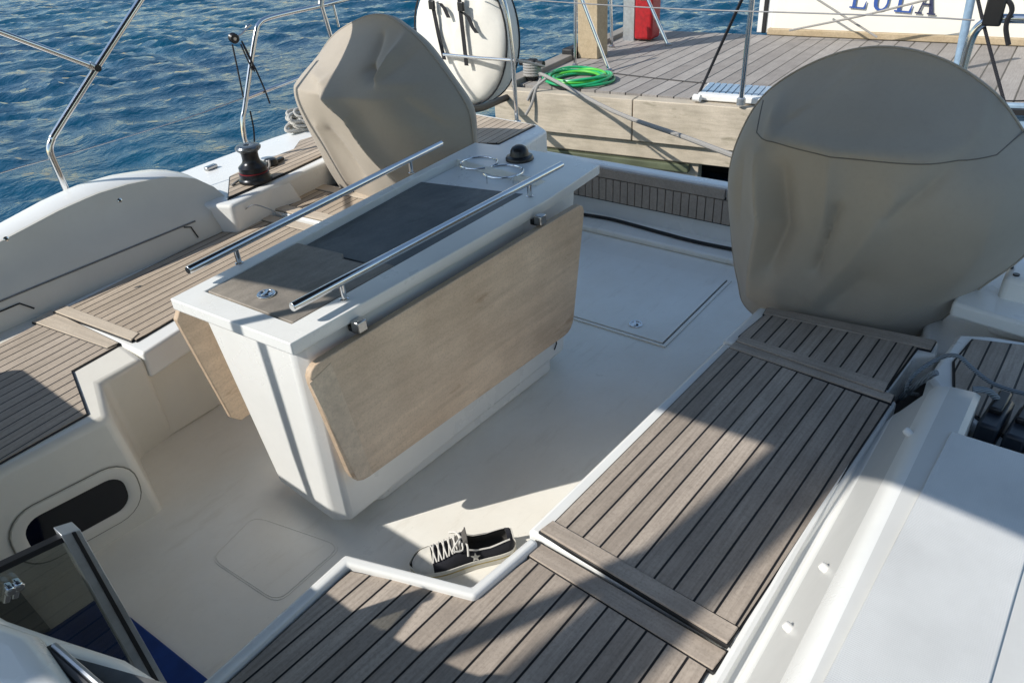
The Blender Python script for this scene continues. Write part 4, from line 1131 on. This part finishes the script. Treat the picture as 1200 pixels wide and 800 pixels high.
# side star, heel stripe, stitching
cs = 1 if sd.dot(EYE-heel) > 0 else -1
fst = .12 if cs > 0 else .88
c0 = sp(.40, fst, 1.02); e1 = (sp(.44, fst, 1.02)-c0).normalized(); e2 = (sp(.40, .2 if cs > 0 else .8, 1.02)-c0).normalized(); nn = e1.cross(e2); nn = nn if nn.dot(EYE-c0) > 0 else -nn
mb = MB(); vs = [c0+nn*.0035]
for k in range(10):
    a = math.pi/2+2*math.pi*k/10; r = .0155 if k % 2 == 0 else .0064
    vs.append(c0+e1*r*math.cos(a)+e2*r*math.sin(a)+nn*.003)
mb.add(vs, [[0, 1+k, 1+(k+1) % 10] for k in range(10)], SHOEW); mb.build('star_patch', shoe, smooth=0)
mb = MB(); mb.tube([sp(t, .27 if cs > 0 else .73, 1.015, .002) for t in [.05+.02*i for i in range(22)]], .0013, LACE, 5)
mb.tube([sp(t, .25, 1.015, .002) for t in [.05+.02*i for i in range(22)]], .0012, LACE, 5); mb.tube([sp(t, .75, 1.015, .002) for t in [.05+.02*i for i in range(22)]], .0012, LACE, 5)
mb.tube([sp(.015, f, 1.03) for f in [.25+.02*i for i in range(26)]], .0025, SHOEW, 6); mb.build('stitching', shoe)

# ------------------------------------------------------------------ pontoon
ZP = .10
pon = thing('pontoon', 'weathered grey timber jetty with pale fascia beams astern of the yacht', 'jetty', (7.2, 2.5, WZ))
nl, nr = at(578, 104, ZP), at(883, 127, ZP); nr2 = nr+(nr-nl)*1.6
fl_, fr_ = at(735, 34, ZP), at(1197, 55, ZP); fr2 = fr_+(fr_-fl_)*.8
mb = MB(); mb.prism([nl+Vector((.25, -.06, 0)), nr2, fr2, fl_+Vector((0, -.1, 0))], ZP-.05, ZP, PDECK); mb.build('deck_boards', pon)
mb = MB(); e = (fl_-nl).normalized(); sdv = Vector((-e.y, e.x, 0))
mb.prism([nl+e*.1, fl_+e*.1, fl_+e*.1-sdv*.16, nl+e*.1-sdv*.16], ZP-.12, ZP+.05, PEDGE); mb.build('edge_beam', pon, bevel=.012)
mb = MB(); e = (nr-nl).normalized(); nn = Vector((-e.y, e.x, 0)); nn = -nn if nn.x > 0 else nn
def beam(mb, p0, p1, th, z0, z1, m): mb.prism([p0, p1, p1-nn*th, p0-nn*th], z0, z1, m)
mid = at(747, 113, ZP); mid = nl+e*((mid-nl).dot(e))
mb = MB(); beam(mb, nl, mid-e*.004, .14, ZP-.36, ZP-.004, FASC); mb.build('fascia_beam', pon, bevel=.008)
mb = MB(); beam(mb, mid+e*.004, nr2, .14, ZP-.36, ZP-.004, FASC); mb.build('fascia_beam', pon, bevel=.008)
mb = MB(); beam(mb, nl+nn*-.05+e*.1, nr2+nn*-.05, .1, ZP-.52, ZP-.375, FASC); mb.build('fascia_beam', pon, bevel=.008)
mb = MB(); beam(mb, nl+nn*-.09+e*.1, nl+nn*-.09+e*2.02, .1, ZP-.80, ZP-.53, FASC); mb.build('fascia_beam', pon, bevel=.008)
mb = MB(); beam(mb, nl+nn*-.02+e*.1, nl-nn*.02+e*1.95, .06, ZP-.60, ZP-.535, GREENW); mb.build('waterline_beam', pon, bevel=.008)
mb = MB(); beam(mb, nl-nn*.75, nr2-nn*.75, .1, WZ-.3, ZP-.05, RUB); mb.build('void_shade_sheet', pon)  # black sheet added to stand for the shaded void under the boards
# timber pile
pp = at(690, 69, ZP)
pile = thing('mooring_pile', 'square pale timber post on the far edge of the jetty', 'post', pp)
wv = (at(697, 70, ZP)-at(683, 69, ZP)).length
mb = MB(); mb.box(pp+Vector((.11, .02, .75)), (.24, .24, 1.5), PILE, math.radians(5)); mb.build('timber', pile, bevel=.008)
mb = MB(); mb.box(pp+Vector((.05, .22, .04)), (.34, .14, .14), RUB, .1); mb.build('rubber_block', pile, bevel=.02)
# red cabinet on grey post
pc_ = at(758, 47, ZP)
cab = thing('fire_cabinet', 'red box on grey backing post at the far edge of jetty', 'cabinet', pc_)
ypx = at(768, 47, ZP)-at(745, 47, ZP)
mb = MB(); mb.box(pc_+Vector((.0, .0, .45)), (.26, .22, .86), RED, .1); mb.build('red_box', cab, bevel=.03, seg=3)
mb = MB(); mb.box(pc_+Vector((.0, .20, .5)), (.22, .15, 1.1), ALU, .1); mb.build('backing_post', cab, bevel=.008)
mb = MB(); mb.box(pc_+Vector((-.135, -.02, .55)), (.004, .1, .2), plain('faded_label', (.55, .4, .25), .7), .1); mb.build('faded_notice', cab)
# thin poles on the pontoon (each one leans its own way)
poles = [((674, 78), (674, -12), 6.6, 'thin upright silver pole left of the timber post beside the hose', .016),
         ((714, 84), (680, -6), 6.5, 'slanting silver pole crossing in front of the timber post', .018),
         ((717, 56), (715.5, -5), 7.7, 'thin upright silver pole right of the timber post', .018),
         ((735, 47), (732, -5), 8.2, 'short grey pole left of the red cabinet', .02),
         ((783, 54), (757, -5), 7.95, 'slanting silver pole right of the red cabinet', .02)]
for (b0, t0, xx, lab, r) in poles:
    pb = at(*b0, ZP); pt = atx(*t0, pb.x)
    mb = MB(); mb.tube([pb, pt], r, STEEL if 'silver' in lab else ALU, 10); mb.lathe([(r*1.8, 0), (r*1.8, .02), (r, .03)], pb, STEELD, 12)
    one('metal_pole', mb, lab, 'pole')
# cleat and ropes at the near left corner of the pontoon
pcl = at(640, 94, ZP)
clt = thing('mooring_cleat', 'dark mooring cleat wound with rope at the jetty corner', 'cleat', pcl)
mb = MB(); mb.box(pcl+Vector((-.06, .12, .10)), (.10, .10, .2), RUB, .2); mb.build('bollard_post', clt, bevel=.02)
mb = MB(); mb.tube([pcl+Vector((-.06, .26, .16)), pcl+Vector((-.06, -.02, .16))], .03, RUB, 10); mb.build('horn', clt)
mb = MB()
for k in range(5): mb.tube([pcl+Vector((-.06+.075*math.cos(a), .12+.075*math.sin(a), .06+.025*k)) for a in [2*math.pi*i/16 for i in range(16)]], .016, ROPEG, 8, closed=True)
mb.build('rope_turns', clt)
mb = MB(); mb.tube([atx(634, 92, 5.6), atx(628, 105, 5.55), atx(623, 122, 5.5), atx(616, 135, 5.45)], .014, ROPEG, 8, 4)
mb.tube([atx(640, 92, 5.6), atx(626, 104, 5.55), atx(618, 118, 5.5)], .014, ROPEG, 8, 4); 
one('rope_tail', mb, 'grey rope end hanging down the fascia at the jetty corner', 'rope')
mb = MB(); mb.tube([atx(632, 88, 5.75), atx(641, 90, 5.7), atx(720, 131, 5.0), atx(800, 160, 4.4), atx(858, 182, 3.9), atx(900, 196, 3.5)], .016, ROPEG, 8, 5)
one('mooring_line', mb, 'taut grey mooring line from the jetty corner toward the nearer wheel cover', 'rope')
mb = MB(); mb.tube([atx(606, 71, 3.4), atx(622, 74, 4.4), atx(638, 78, 5.6)], .009, ROPEW, 8, 4)
one('mooring_line', mb, 'pale line from the raft bag rail across to the jetty cleat', 'rope')
mb = MB(); mb.tube([atx(560, -4, 3.4), atx(690, 5, 3.36), atx(800, 11, 3.33), atx(960, 16, 3.3), atx(1075, 20, 3.3), atx(1142, 24, 3.3)], .003, WIRE, 8, 3)
one('stern_wire', mb, 'steel guard wire stretched across the stern at the top of the picture', 'wire')
# dark rope and fender at left below the bag
mb = MB(); mb.tube([atx(545, 128, 3.9), atx(565, 126, 4.6), atx(585, 118, 5.3), atx(600, 112, 5.6)], .03, RUB, 10, 4)
one('snubber', mb, 'dark rubber mooring snubber below the round raft bag', 'mooring gear')
# hose coil
hc = at(678, 96, ZP); random.seed(3)
mb = MB()
def coil(mb, turns, r0, r1, mat, zoff, ph):
    pts = []
    for t in range(turns):
        ra = random.uniform(r0, r1); ox, oy = random.uniform(-.04, .04), random.uniform(-.04, .04); zz = zoff+.022*t
        for i in range(14):
            a = 2*math.pi*i/14+ph; pts.append(hc+Vector((ox+ra*.98*math.cos(a), oy+ra*math.sin(a), .018+.45*zz*(.7+.3*math.sin(a*2+t)))))
    mb.tube(pts, .0125, mat, 8, 3)
hose = thing('hose_coil', 'bright green garden hose coiled on the jetty boards', 'hose', hc)
coil(mb, 7, .245, .345, HOSE, .0, 0); mb.build('hose_loops', hose)
mb = MB(); coil(mb, 3, .24, .31, HOSEL, .05, 1.5); mb.build('lime_loops', hose)
# gangway end with rollers
gw = thing('gangway', 'white gangway end with blue slatted step lying on the jetty', 'gangway', at(860, 112, ZP))
g = [at(817, 114, ZP+.03), at(829, 97, ZP+.03), at(935, 104, ZP+.03), at(925, 122, ZP+.03)]
mb = MB(); mb.prism(g, ZP+.004, ZP+.03, WHITEP)
mb.prism([g[0], lerp(g[0], g[1], .18), lerp(g[3], g[2], .18), g[3]], ZP+.03, ZP+.055, WHITEP); mb.build('frame', gw, bevel=.01)
mb = MB()
for i in range(14):
    u0, u1 = (i+.08)/14, (i+.86)/14
    A = lambda u, v: lerp(lerp(g[0], g[3], u), lerp(g[1], g[2], u), v)
    mb.prism([A(u0, .25), A(u1, .25), A(u1+.03, .95), A(u0+.03, .95)], ZP+.03, ZP+.04, BLUEP)
mb.build('slatted_step', gw)
mb = MB(); mb.lathe([(.03, -.03), (.03, .03)], at(817, 115, ZP+.035), WHITEP, 14, (0, 1, 0)); mb.build('roller', gw)
mb = MB(); pb = at(868, 123, ZP+.02); mb.tube([pb, atx(882, -6, pb.x-.05)], .02, STEEL, 12); mb.lathe([(.035, 0), (.035, .05), (.022, .06)], pb, ALU, 14); mb.build('stanchion', gw)
mb = MB(); mb.tube([at(820, 108, ZP+.02), atx(844, 55, 5.6), atx(872, -6, 5.2)], .012, ROPEK, 8, 4)
one('guy_rope', mb, 'thin black rope slanting up from the gangway end', 'rope')
mb = MB(); pb = at(1121, 82, ZP); mb.tube([pb, atx(1139, -6, pb.x)], .035, BLUEP, 12)
one('stanchion', mb, 'pale blue upright stanchion in front of the cream hull', 'pole')
mb = MB(); mb.tube([at(718, 86, ZP+.005), at(760, 91, ZP+.005), at(830, 98, ZP+.005), at(890, 102, ZP+.005), at(1000, 112, ZP+.005), at(1160, 118, ZP+.005), at(1210, 118, ZP+.005)], .006, RUB, 6, 4)
one('cable', mb, 'thin dark cable lying across the jetty boards', 'cable')

# ------------------------------------------------------------------ neighbouring boat with its name
bx = fr_.x+.2
nb_ = thing('moored_boat', 'cream stern of a moored boat with its name in blue letters', 'boat', (bx, 0, WZ))
el = (fr_-fl_).normalized(); A0 = at(905, 38, ZP); A0 = fl_+el*((A0-fl_).dot(el)); A1_ = A0+el*7
back = Vector((el.y, -el.x, 0)); back = back if back.x > 0 else -back
A0 = A0+back*.06; A1_ = A1_+back*.06
mb = MB()
secs = []
for z, k in ((WZ-.2, .25), (-.2, .06), (.1, .0), (.6, .05), (1.3, .16), (1.9, .3)):
    secs.append([A0+back*k+Vector((0, 0, z)), A1_+back*k+Vector((0, 0, z)), A1_+back*(k+5)+Vector((0, 0, z)), A0+back*(k+5)+el*.0+Vector((0, 0, z))])
n = 4
mb.add([(p.x, p.y, p.z-ZP) for s_ in secs for p in s_], [[k*n+i, k*n+(i+1) % n, (k+1)*n+(i+1) % n, (k+1)*n+i] for k in range(5) for i in range(n)]+[[5*n+i for i in range(4)]], LULAH)
mb.build('hull', nb_, bevel=.06, seg=4)
mb = MB(); mb.prism([A0-back*.05, A1_-back*.05, A1_+back*.03, A0+back*.03], ZP, ZP+.07, PILE); mb.build('rubbing_strake', nb_, bevel=.01)
# lettering plane
def onhull(px, py):
    d = sight(px, py); nrm = Vector((back.x, back.y, -.11)).normalized(); p0 = A0+Vector((0, 0, .35-ZP))+back*.03
    return EYE+d*((p0-EYE).dot(nrm)/d.dot(nrm))-back*.03
o0, o1 = onhull(996, 9), onhull(1096, 17.5)
ex = (o1-o0).normalized(); W = (o1-o0).length; ez = Vector((0, 0, 1))+back*.11; ez.normalize()
def glyph(polys, x, w, h, m):
    mb = MB()
    for pl in polys: mb.slab([o0+ex*(x+a*w)+ez*(b_*h) for a, b_ in pl], back*.006, m)
    return mb.build('letter', nb_)
gL = [[(.0, 0), (.95, 0), (1, .26), (.94, .26), (.80, .09), (.36, .09), (.36, .0)][:0] or [(0, 0), (.98, 0), (1.0, .055), (0, .055)], [(.16, .05), (.36, .05), (.36, .95), (.16, .95)], [(0, .945), (.55, .945), (.55, 1), (0, 1)], [(.86, .05), (.99, .05), (1.02, .27), (.97, .27)]]
gU = [[(0, .945), (.42, .945), (.42, 1), (0, 1)], [(.62, .945), (1, .945), (1, 1), (.62, 1)], [(.11, .25), (.30, .25), (.30, .95), (.11, .95)], [(.76, .25), (.86, .25), (.86, .95), (.76, .95)],
      [(.11, .25), (.15, .12), (.26, .02), (.46, -.02), (.66, .02), (.80, .12), (.86, .25), (.76, .25), (.70, .14), (.60, .07), (.48, .05), (.38, .09), (.32, .16), (.30, .25)]]
gA = [[(0, 0), (.36, 0), (.36, .05), (0, .05)], [(.60, 0), (1.02, 0), (1.02, .05), (.60, .05)], [(.14, .05), (.22, .05), (.53, .86), (.49, .96)], [(.68, .05), (.90, .05), (.56, 1), (.46, 1)], [(.25, .30), (.72, .30), (.72, .36), (.25, .36)]]
hcap = W*.33; lw = W*.205
for i, (gg, mm) in enumerate(((gL, BLUEL), (gU, BLUEL), (gL, BLUEL), (gA, NAVYP))): glyph(gg, W*(.0, .255, .535, .775)[i], lw*(.95, 1.15, .95, 1.1)[i], hcap, mm)
mb = MB(); pw = at(903, 38, ZP); mb.box(pw+Vector((.02, .05, .7)), (.16, .2, 1.4), WHITEP, .05); mb.box(pw+Vector((-.07, .06, .7)), (.02, .05, 1.4), RUB, .05)  # black strip painted in for the shaded edge of the hull
one('hull_edge_board', mb, 'white upright board with black strip for the shaded edge at the corner of the cream hull', 'hull edge board', bevel=.008)
for i, (pts, mt, lab) in enumerate(((((952, -4), (990, 20), (1028, 44)), ROPEG, 'grey stern rope slanting down right across the cream hull left of its name'), (((925, 36), (975, 26), (1022, 16), (1110, -6)), ROPEG, 'grey stern rope rising across the cream hull below its name'))):
    mb = MB(); mb.tube([atx(a, b_, A0.x-.25-.1*i) for a, b_ in pts], .011, mt, 8, 4); one('stern_rope', mb, lab, 'rope')

# ------------------------------------------------------------------ light
S = Vector((-.678, .394, .616)).normalized()   # toward the sun
sun_d = bpy.data.lights.new('sun', 'SUN'); sun = bpy.data.objects.new('sun', sun_d); C.objects.link(sun)
sun.rotation_euler = S.to_track_quat('Z', 'Y').to_euler(); sun_d.energy = 5.0; sun_d.angle = math.radians(.53); sun_d.color = (1, .955, .88)
w = bpy.data.worlds.new('World'); bpy.context.scene.world = w; w.use_nodes = True
nt = w.node_tree; bg = nt.nodes['Background']
sky = nt.nodes.new('ShaderNodeTexSky'); sky.sky_type = 'NISHITA'; sky.sun_disc = False
sky.sun_elevation = math.asin(S.z); sky.sun_rotation = math.atan2(S.x, S.y); sky.air_density = 1.4; sky.dust_density = .4; sky.ozone_density = 2.2
nt.links.new(sky.outputs[0], bg.inputs[0]); bg.inputs[1].default_value = .15
sc = bpy.context.scene
sc.view_settings.view_transform = 'Standard'; sc.view_settings.look = 'None'; sc.view_settings.exposure = 0
sc.render.engine = 'CYCLES'; sc.cycles.max_bounces = 12; sc.cycles.diffuse_bounces = 8; sc.cycles.transparent_max_bounces = 12
sc.render.resolution_x = 1024; sc.render.resolution_y = 682
